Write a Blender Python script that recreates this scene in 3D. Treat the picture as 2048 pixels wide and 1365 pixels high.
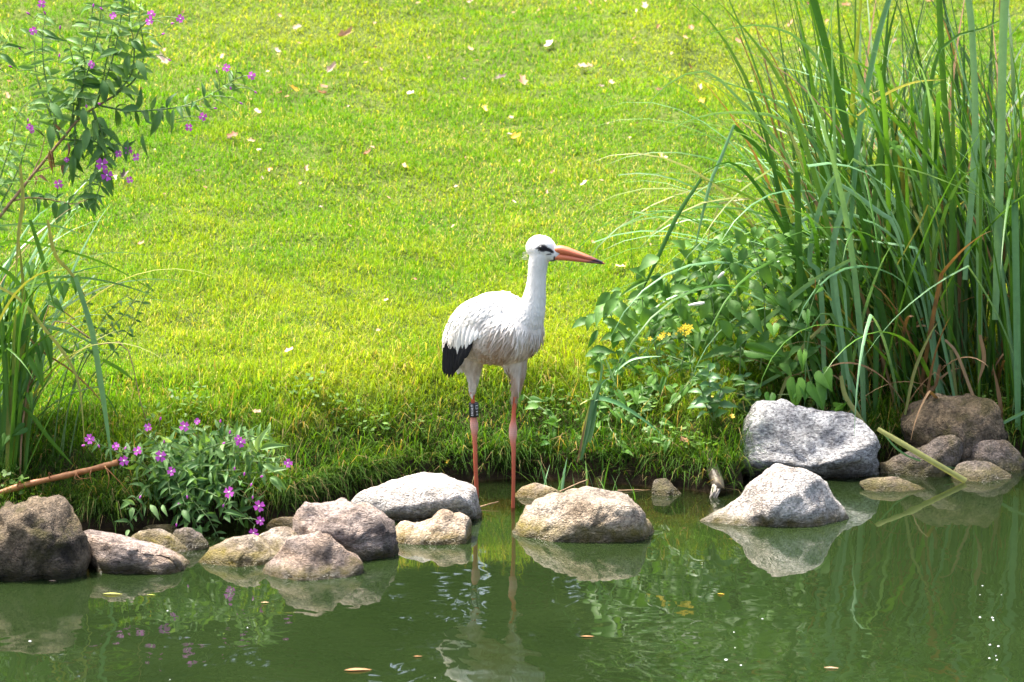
import bpy, bmesh, math, random
import numpy as np
from mathutils import Vector, Matrix, noise, Euler

for o in list(bpy.data.objects):
    bpy.data.objects.remove(o, do_unlink=True)
SC = bpy.context.scene
COL = SC.collection
rad = math.radians
rng = random.Random(7)

# ------------------------------------------------------------------ camera, sky, sun, exposure
CAM_Y, CAM_Z, PITCH, LENS = -14.0, 3.0, rad(9.6), 141.0
FPX = LENS / 36.0 * 2048.0
cam_d = bpy.data.cameras.new('camera')
cam = bpy.data.objects.new('camera', cam_d)
COL.objects.link(cam)
cam.location = (0, CAM_Y, CAM_Z)
cam.rotation_euler = (math.pi / 2 - PITCH, 0, 0)
cam_d.lens = LENS
cam_d.sensor_width = 36.0
cam_d.clip_end = 2000
cam_d.dof.use_dof = True
cam_d.dof.focus_distance = 14.45
cam_d.dof.aperture_fstop = 6.3
SC.camera = cam

SUN_EL, SUN_DIR = rad(68), Vector((-0.46, 0.30, 0))
sun_az = math.atan2(SUN_DIR.x, SUN_DIR.y)          # clockwise from +Y
world = bpy.data.worlds.new('World')
SC.world = world
world.use_nodes = True
wn = world.node_tree
sky = wn.nodes.new('ShaderNodeTexSky')
sky.sky_type = 'NISHITA'
sky.sun_disc = False
sky.sun_elevation = SUN_EL
sky.sun_rotation = sun_az
sky.air_density = 0.9
sky.dust_density = 6.0
sky.ozone_density = 0.3
bg = wn.nodes['Background']
bg.inputs['Strength'].default_value = 0.062
wn.links.new(sky.outputs[0], bg.inputs['Color'])

sun_d = bpy.data.lights.new('sun', 'SUN')
sun_d.energy = 1.5
sun_d.angle = rad(10)
sun_d.color = (1.0, 0.95, 0.86)
sun = bpy.data.objects.new('sun', sun_d)
COL.objects.link(sun)
sv = Vector((math.sin(sun_az) * math.cos(SUN_EL), math.cos(sun_az) * math.cos(SUN_EL), math.sin(SUN_EL)))
sun.rotation_euler = sv.to_track_quat('Z', 'Y').to_euler()

SC.render.engine = 'CYCLES'
SC.view_settings.view_transform = 'Standard'
SC.view_settings.look = 'None'
SC.view_settings.exposure = 3.05
SC.view_settings.gamma = 1.0
SC.view_settings.use_curve_mapping = False
SC.cycles.max_bounces = 6
SC.cycles.diffuse_bounces = 3
SC.cycles.transparent_max_bounces = 12
SC.cycles.caustics_reflective = False
SC.cycles.caustics_refractive = False

# ------------------------------------------------------------------ photo pixel -> direction helpers
CAMP = Vector((0, CAM_Y, CAM_Z))
FW = Vector((0, math.cos(PITCH), -math.sin(PITCH)))
UP = Vector((0, math.sin(PITCH), math.cos(PITCH)))


def ray(u, v):
    return Vector(((u - 1024) / FPX, 0, 0)) + FW - UP * ((v - 682.5) / FPX)


def P(u, v, Y):
    d = ray(u, v)
    return CAMP + d * ((Y - CAM_Y) / d.y)


def W(u, v, z=0.0):
    d = ray(u, v)
    return CAMP + d * ((z - CAM_Z) / d.z)


# ------------------------------------------------------------------ terrain height
bank_px = [(-700, 1085), (-200, 1080), (170, 1066), (420, 1046), (560, 1040), (700, 1004), (860, 974), (1000, 962),
           (1150, 962), (1300, 978), (1420, 985), (1468, 982), (1500, 935), (1600, 918), (1760, 918), (1850, 925), (2048, 922), (2700, 915)]
bank_pts = [W(u, v) for u, v in bank_px]
BX = np.array([p.x for p in bank_pts])
BY = np.array([p.y for p in bank_pts])


def vnoise(x, y, seed=0):
    x = np.asarray(x, float); y = np.asarray(y, float)
    xi = np.floor(x).astype(np.int64); yi = np.floor(y).astype(np.int64)
    fx = x - xi; fy = y - yi
    fx = fx * fx * (3 - 2 * fx); fy = fy * fy * (3 - 2 * fy)

    def h(a, b):
        n = (a * 374761393 + b * 668265263 + seed * 974711) & 0x7fffffff
        n = ((n ^ (n >> 13)) * 1274126177) & 0x7fffffff
        return ((n ^ (n >> 16)) & 0xffff) / 65535.0
    return (h(xi, yi) * (1 - fx) + h(xi + 1, yi) * fx) * (1 - fy) + (h(xi, yi + 1) * (1 - fx) + h(xi + 1, yi + 1) * fx) * fy


def sst(a, b, t):
    t = np.clip((t - a) / (b - a), 0, 1)
    return t * t * (3 - 2 * t)


def bank_y(x):
    x = np.asarray(x, float)
    return np.interp(x, BX, BY) + (vnoise(x * 4, x * 0, 3) - 0.5) * 0.10 + (vnoise(x * 11, x * 0, 5) - 0.5) * 0.05


def height(x, y):
    x = np.asarray(x, float); y = np.asarray(y, float)
    d = y - bank_y(x)
    wet = -0.05 + 0.10 * np.clip(d, -0.5, 0) + 0.55 * np.clip(d + 0.5, -1.6, 0)
    wet = wet + (vnoise(x * 9, y * 9, 8) - 0.5) * 0.03
    face = -0.05 + 0.15 * sst(0.0, 0.06, d) + 0.15 * sst(0.04, 0.50, d)
    lawn = 0.04 * sst(0.3, 0.9, d) + 0.158 * np.clip(d - 0.15, 0, 13) + 0.02 * np.clip(d - 13.15, 0, 60)
    bumps = (vnoise(x * 1.3, y * 1.3, 1) - 0.5) * 0.07 * sst(0.3, 1.5, d) + (vnoise(x * 7, y * 7, 2) - 0.5) * 0.03
    far = np.where(d < 0, wet, face + lawn + bumps)
    near = -1.2 + 2.6 * sst(10.6, 13.2, -y)
    side = -1.2 + 2.8 * sst(18, 24, np.abs(x))
    return np.maximum(np.maximum(far, near), np.where(d < 0.4, side, -9))


T_RAY = np.arange(9.0, 34.0, 0.01)


def G(u, v):
    d = ray(u, v)
    hh_ = height(CAMP.x + d.x * T_RAY, CAMP.y + d.y * T_RAY)
    i = int(np.argmax(CAMP.z + d.z * T_RAY <= hh_))
    return CAMP + d * float(T_RAY[i])


def gz(x, y):
    return float(height(x, y))


# ------------------------------------------------------------------ node material helpers
class NT:
    def __init__(s, name):
        s.m = bpy.data.materials.new(name)
        s.m.use_nodes = True
        s.t = s.m.node_tree
        s.b = s.t.nodes['Principled BSDF']
        s.out = s.t.nodes['Material Output']

    def n(s, typ, ins=None, **kw):
        nd = s.t.nodes.new('ShaderNode' + typ)
        for k, v in kw.items():
            setattr(nd, k, v)
        for k, v in (ins or {}).items():
            s.set(nd, k, v)
        return nd

    def set(s, nd, k, v):
        sock = nd.inputs[k]
        if hasattr(v, 'is_output') or isinstance(v, bpy.types.NodeSocket):
            s.t.links.new(v, sock)
        else:
            sock.default_value = v

    def mix(s, f, a, b, blend='MIX'):
        nd = s.n('MixRGB', blend_type=blend)
        s.set(nd, 0, f); s.set(nd, 1, a); s.set(nd, 2, b)
        return nd.outputs[0]

    def ramp(s, fac, stops):
        nd = s.n('ValToRGB')
        s.set(nd, 0, fac)
        e = nd.color_ramp.elements
        while len(e) < len(stops):
            e.new(0.5)
        for k, (p, c) in zip(e, stops):
            k.position = p
            k.color = c if len(c) == 4 else (*c, 1)
        return nd.outputs[0]

    def noise(s, scale, detail=4, vec=None, rough=0.55):
        nd = s.n('TexNoise')
        nd.inputs['Scale'].default_value = scale
        nd.inputs['Detail'].default_value = detail
        nd.inputs['Roughness'].default_value = rough
        if vec is not None:
            s.set(nd, 'Vector', vec)
        return nd.outputs[0]

    def bump(s, h, strength=0.5, dist=0.01):
        nd = s.n('Bump')
        nd.inputs['Strength'].default_value = strength
        nd.inputs['Distance'].default_value = dist
        s.set(nd, 'Height', h)
        return nd.outputs[0]

    def objco(s):
        return s.n('TexCoord').outputs['Object']

    def pos(s):
        return s.n('NewGeometry').outputs['Position']


def c4(c):
    return (c[0], c[1], c[2], 1.0)


def leaf_mat(name, a, b, trans=0.35, rough=0.45, third=None, vein=0.0, spec=0.5, tcol=None):
    k = NT(name)
    rnd = k.n('ObjectInfo').outputs['Random']
    stops = [(0.0, a), (1.0, b)] if third is None else [(0.0, a), (0.82, b), (0.93, third), (1.0, third)]
    col = k.ramp(rnd, stops)
    nz = k.noise(45, 3, k.pos())
    col = k.mix(0.3, col, k.ramp(nz, [(0.25, (0.55, 0.55, 0.5)), (0.75, (1.35, 1.3, 1.2))]), 'MULTIPLY')
    k.set(k.b, 'Base Color', col)
    k.b.inputs['Roughness'].default_value = rough
    k.b.inputs['Specular IOR Level'].default_value = spec
    tr = k.n('BsdfTranslucent')
    k.set(tr, 'Color', k.mix(1.0, col, c4(tcol or (1.5, 1.35, 0.6)), 'MULTIPLY'))
    mx = k.n('MixShader')
    mx.inputs[0].default_value = trans
    k.t.links.new(k.b.outputs[0], mx.inputs[1])
    k.t.links.new(tr.outputs[0], mx.inputs[2])
    k.t.links.new(mx.outputs[0], k.out.inputs['Surface'])
    return k.m


def attr_leaf_mat(name, trans=0.4, rough=0.5, tcol=(1.35, 1.3, 0.6), spec=0.35):
    k = NT(name)
    col = k.n('Attribute', attribute_name='Col').outputs['Color']
    k.set(k.b, 'Base Color', col)
    k.b.inputs['Roughness'].default_value = rough
    k.b.inputs['Specular IOR Level'].default_value = spec
    tr = k.n('BsdfTranslucent')
    k.set(tr, 'Color', k.mix(1.0, col, c4(tcol), 'MULTIPLY'))
    mx = k.n('MixShader')
    mx.inputs[0].default_value = trans
    k.t.links.new(k.b.outputs[0], mx.inputs[1])
    k.t.links.new(tr.outputs[0], mx.inputs[2])
    k.t.links.new(mx.outputs[0], k.out.inputs['Surface'])
    return k.m


def plain_mat(name, a, b, scale=30, rough=0.6, bump=0.3, bdist=0.004, spec=0.4, vec='pos'):
    k = NT(name)
    nz = k.noise(scale, 5, k.pos())
    k.set(k.b, 'Base Color', k.ramp(nz, [(0.3, a), (0.7, b)]))
    k.b.inputs['Roughness'].default_value = rough
    k.b.inputs['Specular IOR Level'].default_value = spec
    if bump:
        k.set(k.b, 'Normal', k.bump(k.noise(scale * 2.5, 4, k.pos()), bump, bdist))
    return k.m


def rock_mat(name, light, dark, speck, algae=(0.16, 0.13, 0.03), warm=(0.36, 0.25, 0.15), warm_amt=0.4,
             speck_amt=0.65, moss=0.0, algae_top=0.05, stretch=(1, 1, 1)):
    k = NT(name)
    pos = k.pos()
    mp = k.n('Mapping')
    k.set(mp, 'Vector', pos)
    mp.inputs['Scale'].default_value = stretch
    pv = mp.outputs[0]
    big = k.noise(7, 6, pv, 0.6)
    col = k.ramp(big, [(0.38, dark), (0.57, light)])
    wn_ = k.noise(4.3, 5, k.mix(1.0, pv, (3.1, 7.7, 1.3, 1), 'ADD'), 0.6)
    wfac = k.ramp(wn_, [(0.45, (0, 0, 0)), (0.68, (warm_amt,) * 3)])
    col = k.mix(wfac, col, c4(warm))
    # mineral grains
    vo = k.n('TexVoronoi')
    k.set(vo, 'Vector', pv)
    vo.inputs['Scale'].default_value = 115
    g = k.n('SeparateColor')
    k.set(g, 0, vo.outputs['Color'])
    col = k.mix(speck_amt, col, k.ramp(g.outputs[0], [(0.0, (0.35, 0.34, 0.34)), (0.45, (0.95, 0.94, 0.92)), (1.0, (1.5, 1.48, 1.45))]), 'MULTIPLY')
    fine = k.noise(60, 5, pv, 0.7)
    col = k.mix(speck_amt, col, k.ramp(fine, [(0.35, speck), (0.52, (1, 1, 1)), (0.7, (1.2, 1.2, 1.2))]), 'MULTIPLY')
    # cracks
    cr = k.n('TexVoronoi', feature='DISTANCE_TO_EDGE')
    k.set(cr, 'Vector', k.mix(0.12, pv, k.n('TexNoise', {'Scale': 9.0, 'Detail': 5.0, 'Vector': pv}).outputs['Color'], 'ADD'))
    cr.inputs['Scale'].default_value = 6.5
    crk = k.ramp(cr.outputs[0], [(0.0, (0.45, 0.42, 0.4)), (0.018, (1, 1, 1))])
    brk = k.ramp(k.noise(5, 3, pv), [(0.5, (0, 0, 0)), (0.6, (0.8, 0.8, 0.8))])
    col = k.mix(brk, col, k.mix(1.0, col, crk, 'MULTIPLY'))
    # algae and wet stain near the water line, lichen / moss patches
    sep = k.n('SeparateXYZ')
    k.set(sep, 0, pos)
    wob = k.n('Math', operation='MULTIPLY_ADD')
    k.set(wob, 0, k.noise(16, 5, pos)); wob.inputs[1].default_value = -0.11
    k.set(wob, 2, sep.outputs['Z'])
    al = k.n('MapRange')
    k.set(al, 'Value', wob.outputs[0])
    al.inputs['From Min'].default_value = algae_top - 0.055
    al.inputs['From Max'].default_value = algae_top - 0.095
    col = k.mix(k.mix(1.0, al.outputs[0], k.ramp(k.noise(22, 4, pos), [(0.3, (0.25,) * 3), (0.65, (0.95,) * 3)]), 'MULTIPLY'), col, c4(algae))
    if moss:
        mf = k.ramp(k.noise(9, 6, pos, 0.65), [(0.5, (0, 0, 0)), (0.62, (moss,) * 3)])
        col = k.mix(mf, col, (0.075, 0.065, 0.018, 1))
    wet = k.n('MapRange')
    k.set(wet, 'Value', sep.outputs['Z'])
    wet.inputs['From Min'].default_value = 0.034
    wet.inputs['From Max'].default_value = 0.014
    col = k.mix(wet.outputs[0], col, k.mix(1.0, col, (0.55, 0.55, 0.5, 1), 'MULTIPLY'))
    k.set(k.b, 'Base Color', col)
    rr = k.n('MapRange')
    k.set(rr, 'Value', wet.outputs[0])
    rr.inputs['To Min'].default_value = 0.85
    rr.inputs['To Max'].default_value = 0.25
    k.set(k.b, 'Roughness', rr.outputs[0])
    k.b.inputs['Specular IOR Level'].default_value = 0.3
    hb = k.n('Math', operation='ADD')
    k.set(hb, 0, k.noise(38, 8, pv, 0.7)); k.set(hb, 1, k.noise(150, 3, pv))
    k.set(k.b, 'Normal', k.bump(hb.outputs[0], 1.0, 0.02))
    return k.m


# ------------------------------------------------------------------ mesh / object helpers
def new_mesh(name, verts, faces, smooth=True):
    me = bpy.data.meshes.new(name)
    me.from_pydata([tuple(v) for v in verts], [], faces)
    if smooth:
        me.polygons.foreach_set('use_smooth', [True] * len(me.polygons))
    me.update()
    return me


def big_mesh(name, V, T, C=None):
    """V (n,3), T (m,3) numpy; C (n,3) vertex colours"""
    me = bpy.data.meshes.new(name)
    me.vertices.add(len(V)); me.loops.add(T.size); me.polygons.add(len(T))
    me.vertices.foreach_set('co', np.ascontiguousarray(V, np.float32).ravel())
    me.loops.foreach_set('vertex_index', np.ascontiguousarray(T, np.int32).ravel())
    me.polygons.foreach_set('loop_start', np.arange(0, T.size, 3, dtype=np.int32))
    me.polygons.foreach_set('use_smooth', np.ones(len(T), bool))
    if C is not None:
        a = me.color_attributes.new('Col', 'FLOAT_COLOR', 'POINT')
        a.data.foreach_set('color', np.hstack([C, np.ones((len(C), 1))]).astype(np.float32).ravel())
    me.update(calc_edges=True)
    me.validate()
    return me


def tag(o, label=None, cat=None, group=None, kind=None):
    if label: o['label'] = label
    if cat: o['category'] = cat
    if group: o['group'] = group
    if kind: o['kind'] = kind
    return o


def obj(name, me, mat=None, parent=None, mtx=None, **kw):
    """mtx is the WORLD matrix, also for children"""
    o = bpy.data.objects.new(name, me)
    COL.objects.link(o)
    if mat is not None and len(me.materials) == 0:
        me.materials.append(mat)
    Mw = mtx if mtx is not None else Matrix.Identity(4)
    if parent is not None:
        o.parent = parent
        o.matrix_basis = INV[parent.name] @ Mw
    else:
        o.matrix_basis = Mw
    INV[o.name] = Mw.inverted()
    return tag(o, **kw)


INV = {}          # object name -> inverse of its world matrix


def empty(name, loc, **kw):
    o = bpy.data.objects.new(name, None)
    COL.objects.link(o)
    o.empty_display_size = 0.05
    o.location = loc
    INV[o.name] = Matrix.Translation(loc).inverted()
    return tag(o, **kw)


def catmull(pts, n):
    pts = [Vector(p) for p in pts]
    if len(pts) == 2:
        return [pts[0].lerp(pts[1], i / (n - 1)) for i in range(n)]
    ext = [pts[0] * 2 - pts[1]] + pts + [pts[-1] * 2 - pts[-2]]
    L = [0]
    for a, b in zip(pts, pts[1:]):
        L.append(L[-1] + (b - a).length)
    out = []
    for i in range(n):
        s = L[-1] * i / (n - 1)
        k = 0
        while k < len(pts) - 2 and s > L[k + 1]:
            k += 1
        t = (s - L[k]) / max(1e-9, L[k + 1] - L[k])
        p0, p1, p2, p3 = ext[k:k + 4]
        out.append(0.5 * ((2 * p1) + (p2 - p0) * t + (2 * p0 - 5 * p1 + 4 * p2 - p3) * t * t + (3 * p1 - p0 - 3 * p2 + p3) * t ** 3))
    return out


def tube_data(path, radii, sides=6, cap=True):
    n = len(path)
    V, F = [], []
    t0 = (path[1] - path[0]).normalized()
    up = Vector((0, 0, 1)) if abs(t0.z) < 0.9 else Vector((1, 0, 0))
    a = t0.cross(up).normalized()
    for i in range(n):
        t = (path[min(i + 1, n - 1)] - path[max(i - 1, 0)]).normalized()
        a = (a - t * a.dot(t)).normalized()
        b = t.cross(a)
        r = radii[i]
        ra, rb = (r if isinstance(r, tuple) else (r, r))
        for k in range(sides):
            th = 2 * math.pi * k / sides
            V.append(path[i] + a * (math.cos(th) * ra) + b * (math.sin(th) * rb))
    for i in range(n - 1):
        for k in range(sides):
            k2 = (k + 1) % sides
            F.append((i * sides + k, i * sides + k2, (i + 1) * sides + k2, (i + 1) * sides + k))
    if cap:
        F.append(tuple(reversed(range(sides))))
        F.append(tuple((n - 1) * sides + k for k in range(sides)))
    return V, F


def tube(name, pts, r0, r1, n=12, sides=6, wob=0.0):
    path = catmull(pts, n)
    if wob:
        path = [p + Vector((rng.uniform(-wob, wob), rng.uniform(-wob, wob), rng.uniform(-wob, wob))) for p in path]
    rr = [r0 + (r1 - r0) * i / (n - 1) for i in range(n)]
    V, F = tube_data(path, rr, sides)
    return new_mesh(name, V, F)


def ribbon(name, path, widths, side0, fold=0.25, twist=0.0):
    """blade with a V fold along its midrib; thin but double-sided leaf"""
    V, F = [], []
    n = len(path)
    s = Vector(side0)
    for i in range(n):
        t = (path[min(i + 1, n - 1)] - path[max(i - 1, 0)]).normalized()
        s = (s - t * s.dot(t))
        if s.length < 1e-4:
            s = t.orthogonal()
        s.normalize()
        if twist:
            s = Matrix.Rotation(twist / n, 3, t) @ s
        nn = s.cross(t)
        w = widths[i] * 0.5
        V += [path[i] - s * w + nn * (w * fold), path[i] - nn * (w * fold * 0.6), path[i] + s * w + nn * (w * fold)]
    for i in range(n - 1):
        for k in range(2):
            F.append((i * 3 + k, i * 3 + k + 1, i * 3 + 3 + k + 1, i * 3 + 3 + k))
    return new_mesh(name, V, F)


def leaf_mtx(b, t, w, nh=(0, -0.6, 0.75)):
    x = Vector(t) - Vector(b)
    L = x.length
    x = x / L
    z = Vector(nh)
    z = z - x * z.dot(x)
    if z.length < 1e-3:
        z = x.orthogonal()
    z.normalize()
    y = z.cross(x)
    M = Matrix.Identity(4)
    for i in range(3):
        M[i][0] = x[i] * L; M[i][1] = y[i] * w; M[i][2] = z[i] * L; M[i][3] = b[i]
    return M


# ------------------------------------------------------------------ materials
M = {}
M['grass'] = attr_leaf_mat('grass_blades', 0.45, 0.7, tcol=(1.4, 1.35, 0.4), spec=0.15)
M['weed'] = attr_leaf_mat('bank_weeds', 0.35, 0.5)
M['sedge'] = leaf_mat('sedge_green', (0.03, 0.11, 0.012), (0.095, 0.23, 0.03), 0.34, 0.42, spec=.3, third=(0.20, 0.22, 0.05))
M['sedge_pale'] = leaf_mat('sedge_glaucous', (0.095, 0.24, 0.09), (0.19, 0.36, 0.18), 0.25, 0.4, spec=.4)
M['sedge_yellow'] = leaf_mat('sedge_yellowed', (0.22, 0.24, 0.06), (0.38, 0.40, 0.13), 0.3, 0.5)
M['sedge_dead'] = leaf_mat('sedge_dead', (0.16, 0.085, 0.035), (0.34, 0.22, 0.12), 0.2, 0.7)
M['willow'] = leaf_mat('willowherb_leaf', (0.045, 0.13, 0.028), (0.12, 0.25, 0.07), 0.35, 0.5, spec=.3)
M['willow_light'] = leaf_mat('willowherb_young_leaf', (0.13, 0.27, 0.07), (0.24, 0.40, 0.15), 0.42, 0.5, spec=.3)
M['bind'] = leaf_mat('bindweed_leaf', (0.04, 0.13, 0.012), (0.10, 0.24, 0.025), 0.32, 0.5, spec=.3)
M['broad'] = leaf_mat('broad_leaf', (0.04, 0.135, 0.018), (0.13, 0.28, 0.05), 0.32, 0.5, spec=.3)
M['nettle'] = leaf_mat('nettle_leaf', (0.05, 0.15, 0.045), (0.10, 0.22, 0.07), 0.3, 0.45)
M['petal'] = leaf_mat('willowherb_petal', (0.52, 0.06, 0.50), (0.62, 0.13, 0.62), 0.35, 0.5, tcol=(1.1, 1, 1.1))
M['yellow'] = leaf_mat('yellow_petal', (0.85, 0.60, 0.02), (0.9, 0.70, 0.04), 0.25, 0.5, tcol=(1.1, 1, 0.6))
M['white_petal'] = leaf_mat('white_petal', (0.8, 0.8, 0.78), (0.85, 0.85, 0.83), 0.25, 0.5, tcol=(1, 1, 1))
M['flower_white'] = plain_mat('flower_throat', (0.7, 0.62, 0.6), (0.85, 0.8, 0.78), 60, 0.6, 0)
M['stem_green'] = plain_mat('green_stem', (0.08, 0.16, 0.04), (0.16, 0.24, 0.08), 60, 0.5, 0.2)
M['stem_brown'] = plain_mat('woody_stem', (0.20, 0.11, 0.05), (0.38, 0.25, 0.14), 50, 0.6, 0.3)
M['cane'] = plain_mat('dead_cane', (0.24, 0.085, 0.025), (0.42, 0.19, 0.07), 40, 0.45, 0.3)
M['twig'] = plain_mat('dark_twig', (0.035, 0.025, 0.018), (0.10, 0.075, 0.05), 60, 0.7, 0.4)
M['bark'] = plain_mat('bark', (0.05, 0.04, 0.03), (0.14, 0.11, 0.08), 12, 0.85, 0.6, 0.02)
M['log'] = plain_mat('wet_log', (0.06, 0.045, 0.03), (0.22, 0.18, 0.12), 50, 0.45, 0.5)
M['log_end'] = plain_mat('splintered_wood', (0.20, 0.17, 0.13), (0.52, 0.47, 0.40), 120, 0.6, 0.5)
LEAFK = {
    'brown': leaf_mat('dry_leaf_brown', (0.22, 0.09, 0.03), (0.42, 0.22, 0.10), 0.15, 0.6, tcol=(1.2, 1, 0.8)),
    'tan': leaf_mat('dry_leaf_tan', (0.42, 0.24, 0.13), (0.58, 0.38, 0.24), 0.15, 0.6, tcol=(1.2, 1, 0.8)),
    'pale': leaf_mat('dry_leaf_pale', (0.46, 0.32, 0.25), (0.60, 0.46, 0.36), 0.15, 0.6, tcol=(1.1, 1, 0.9)),
    'yellow': leaf_mat('dry_leaf_yellow', (0.70, 0.36, 0.02), (0.80, 0.55, 0.06), 0.25, 0.5, tcol=(1.2, 1, 0.6)),
    'dark': leaf_mat('rotten_leaf', (0.05, 0.035, 0.025), (0.12, 0.08, 0.06), 0.05, 0.6, tcol=(1, 1, 1)),
    'green': leaf_mat('fallen_green_leaf', (0.28, 0.33, 0.05), (0.42, 0.42, 0.10), 0.25, 0.5),
}

R_WHITE = rock_mat('pale_granite', (0.68, 0.64, 0.60), (0.42, 0.39, 0.36), (0.35, 0.33, 0.32), warm_amt=0.35, speck_amt=0.6)
R_GREY = rock_mat('grey_granite', (0.66, 0.66, 0.67), (0.34, 0.34, 0.36), (0.16, 0.16, 0.17), warm=(0.2, 0.17, 0.10), warm_amt=0.3, speck_amt=0.75, stretch=(1, 1, 1.8), algae=(0.09, 0.075, 0.04), algae_top=0.08)
R_PINK = rock_mat('pinkish_gneiss', (0.42, 0.345, 0.305), (0.13, 0.105, 0.095), (0.25, 0.2, 0.18), warm=(0.45, 0.30, 0.17), warm_amt=0.5, stretch=(1, 1, 2.2))
R_TAN = rock_mat('tan_granite', (0.45, 0.39, 0.32), (0.19, 0.155, 0.12), (0.35, 0.3, 0.25), warm=(0.42, 0.31, 0.19), warm_amt=0.5, algae=(0.20, 0.16, 0.03), algae_top=0.075)
R_BROWN = rock_mat('brown_mossy_stone', (0.20, 0.155, 0.11), (0.045, 0.036, 0.027), (0.25, 0.2, 0.15), warm=(0.26, 0.19, 0.10), warm_amt=0.5, moss=0.7, algae=(0.06, 0.055, 0.02))
R_DARK = rock_mat('wet_dark_stone', (0.24, 0.20, 0.17), (0.07, 0.06, 0.05), (0.3, 0.28, 0.25), moss=0.6, algae=(0.17, 0.15, 0.05), algae_top=0.06)
R_OCHRE = rock_mat('ochre_stone', (0.54, 0.45, 0.36), (0.28, 0.22, 0.16), (0.4, 0.33, 0.25), warm=(0.46, 0.32, 0.15), warm_amt=0.45, algae=(0.26, 0.19, 0.05), algae_top=0.06)

# ------------------------------------------------------------------ ground and water


def axis(parts):
    out = []
    for a, b, s in parts:
        out += list(np.arange(a, b - 1e-9, s))
    out.append(parts[-1][1])
    return np.array(out)


def grid_mesh(name, xs, ys, zf):
    X, Y = np.meshgrid(xs, ys)
    Z = zf(X, Y)
    V = np.stack([X.ravel(), Y.ravel(), Z.ravel()], 1)
    nx, ny = len(xs), len(ys)
    i = np.arange(nx * ny).reshape(ny, nx)
    a, b, c, d = i[:-1, :-1].ravel(), i[:-1, 1:].ravel(), i[1:, 1:].ravel(), i[1:, :-1].ravel()
    T = np.vstack([np.stack([a, b, c], 1), np.stack([a, c, d], 1)])
    return V, T


xs = axis([(-400, -60, 40), (-60, -10, 2.5), (-10, -3.4, 0.3), (-3.4, 3.4, 0.035), (3.4, 10, 0.3), (10, 60, 2.5), (60, 400, 40)])
ys = axis([(-400, -60, 40), (-60, -14, 2), (-14, -10, 0.25), (-10, -1.5, 0.25), (-1.5, 2.5, 0.03), (2.5, 9, 0.08), (9, 30, 0.6), (30, 80, 5), (80, 600, 60)])
V, T = grid_mesh('ground', xs, ys, height)
k = NT('earth_under_turf')
geo = k.n('NewGeometry')
sep = k.n('SeparateXYZ'); k.set(sep, 0, geo.outputs['Position'])
n1 = k.noise(14, 6, geo.outputs['Position'])
soil = k.ramp(n1, [(0.3, (0.014, 0.010, 0.006)), (0.7, (0.05, 0.036, 0.02))])
turf = k.ramp(n1, [(0.3, (0.055, 0.085, 0.018)), (0.7, (0.12, 0.15, 0.035))])
mud = k.ramp(k.noise(20, 6, geo.outputs['Position']), [(0.3, (0.06, 0.042, 0.014)), (0.7, (0.16, 0.115, 0.04))])
zr = k.n('MapRange'); k.set(zr, 'Value', sep.outputs['Z']); zr.inputs['From Min'].default_value = 0.17; zr.inputs['From Max'].default_value = 0.27
col = k.mix(zr.outputs[0], soil, turf)
zm = k.n('MapRange'); k.set(zm, 'Value', sep.outputs['Z']); zm.inputs['From Min'].default_value = 0.01; zm.inputs['From Max'].default_value = -0.03
k.set(k.b, 'Base Color', k.mix(zm.outputs[0], col, mud))
k.b.inputs['Roughness'].default_value = 0.95
k.b.inputs['Specular IOR Level'].default_value = 0.1
k.set(k.b, 'Normal', k.bump(k.noise(40, 6, geo.outputs['Position']), 0.8, 0.03))
obj('ground', big_mesh('ground', V, T), k.m, kind='structure')

wx = axis([(-26, -4, 1), (-4, 4, 0.05), (4, 26, 1)])
wy = axis([(-13, -4, 0.5), (-4, -1.8, 0.1), (-1.8, 1.6, 0.04)])
V, T = grid_mesh('water', wx, wy, lambda x, y: x * 0)
me = big_mesh('water', V, T)
at = me.attributes.new('depth', 'FLOAT', 'POINT')
at.data.foreach_set('value', np.clip(-height(V[:, 0], V[:, 1]), 0, 3).astype(np.float32))
k = NT('pond_water')
posn = k.pos()
k.t.nodes.remove(k.b)
mp = k.n('Mapping'); k.set(mp, 'Vector', posn); mp.inputs['Scale'].default_value = (1.0, 0.75, 1)
dist = k.n('TexNoise', {'Scale': 1.6, 'Detail': 2.0, 'Vector': mp.outputs[0]})
wv = k.mix(0.35, mp.outputs[0], dist.outputs['Color'], 'ADD')
h1 = k.noise(3.2, 1, wv, 0.4)
h2 = k.noise(11.0, 1.5, wv, 0.4)
sep = k.n('SeparateXYZ'); k.set(sep, 0, posn)
calm = k.n('MapRange'); k.set(calm, 'Value', sep.outputs['Y'])
calm.inputs['From Min'].default_value = -0.6; calm.inputs['From Max'].default_value = -1.9
calm.inputs['To Min'].default_value = 0.16; calm.inputs['To Max'].default_value = 1.0
hm = k.n('Math', operation='MULTIPLY_ADD'); k.set(hm, 0, h2); hm.inputs[1].default_value = 0.22; k.set(hm, 2, h1)
hh = k.n('Math', operation='MULTIPLY'); k.set(hh, 0, hm.outputs[0]); k.set(hh, 1, calm.outputs[0])
nrm = k.bump(hh.outputs[0], 1.0, 0.008)
fr = k.n('Fresnel', {'IOR': 1.333, 'Normal': nrm})
gl = k.n('BsdfGlossy', {'Color': (1, 1, 1, 1), 'Roughness': 0.015, 'Normal': nrm})
df = k.n('BsdfDiffuse')
k.set(df, 'Color', k.ramp(k.noise(1.4, 4, posn), [(0.3, (0.0095, 0.018, 0.005)), (0.7, (0.0135, 0.024, 0.007))]))
tr = k.n('BsdfTransparent', {'Color': (0.80, 0.82, 0.55, 1)})
dep = k.n('Attribute', attribute_name='depth')
ex = k.n('Math', operation='MULTIPLY'); k.set(ex, 0, dep.outputs['Fac']); ex.inputs[1].default_value = -9.0
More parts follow.
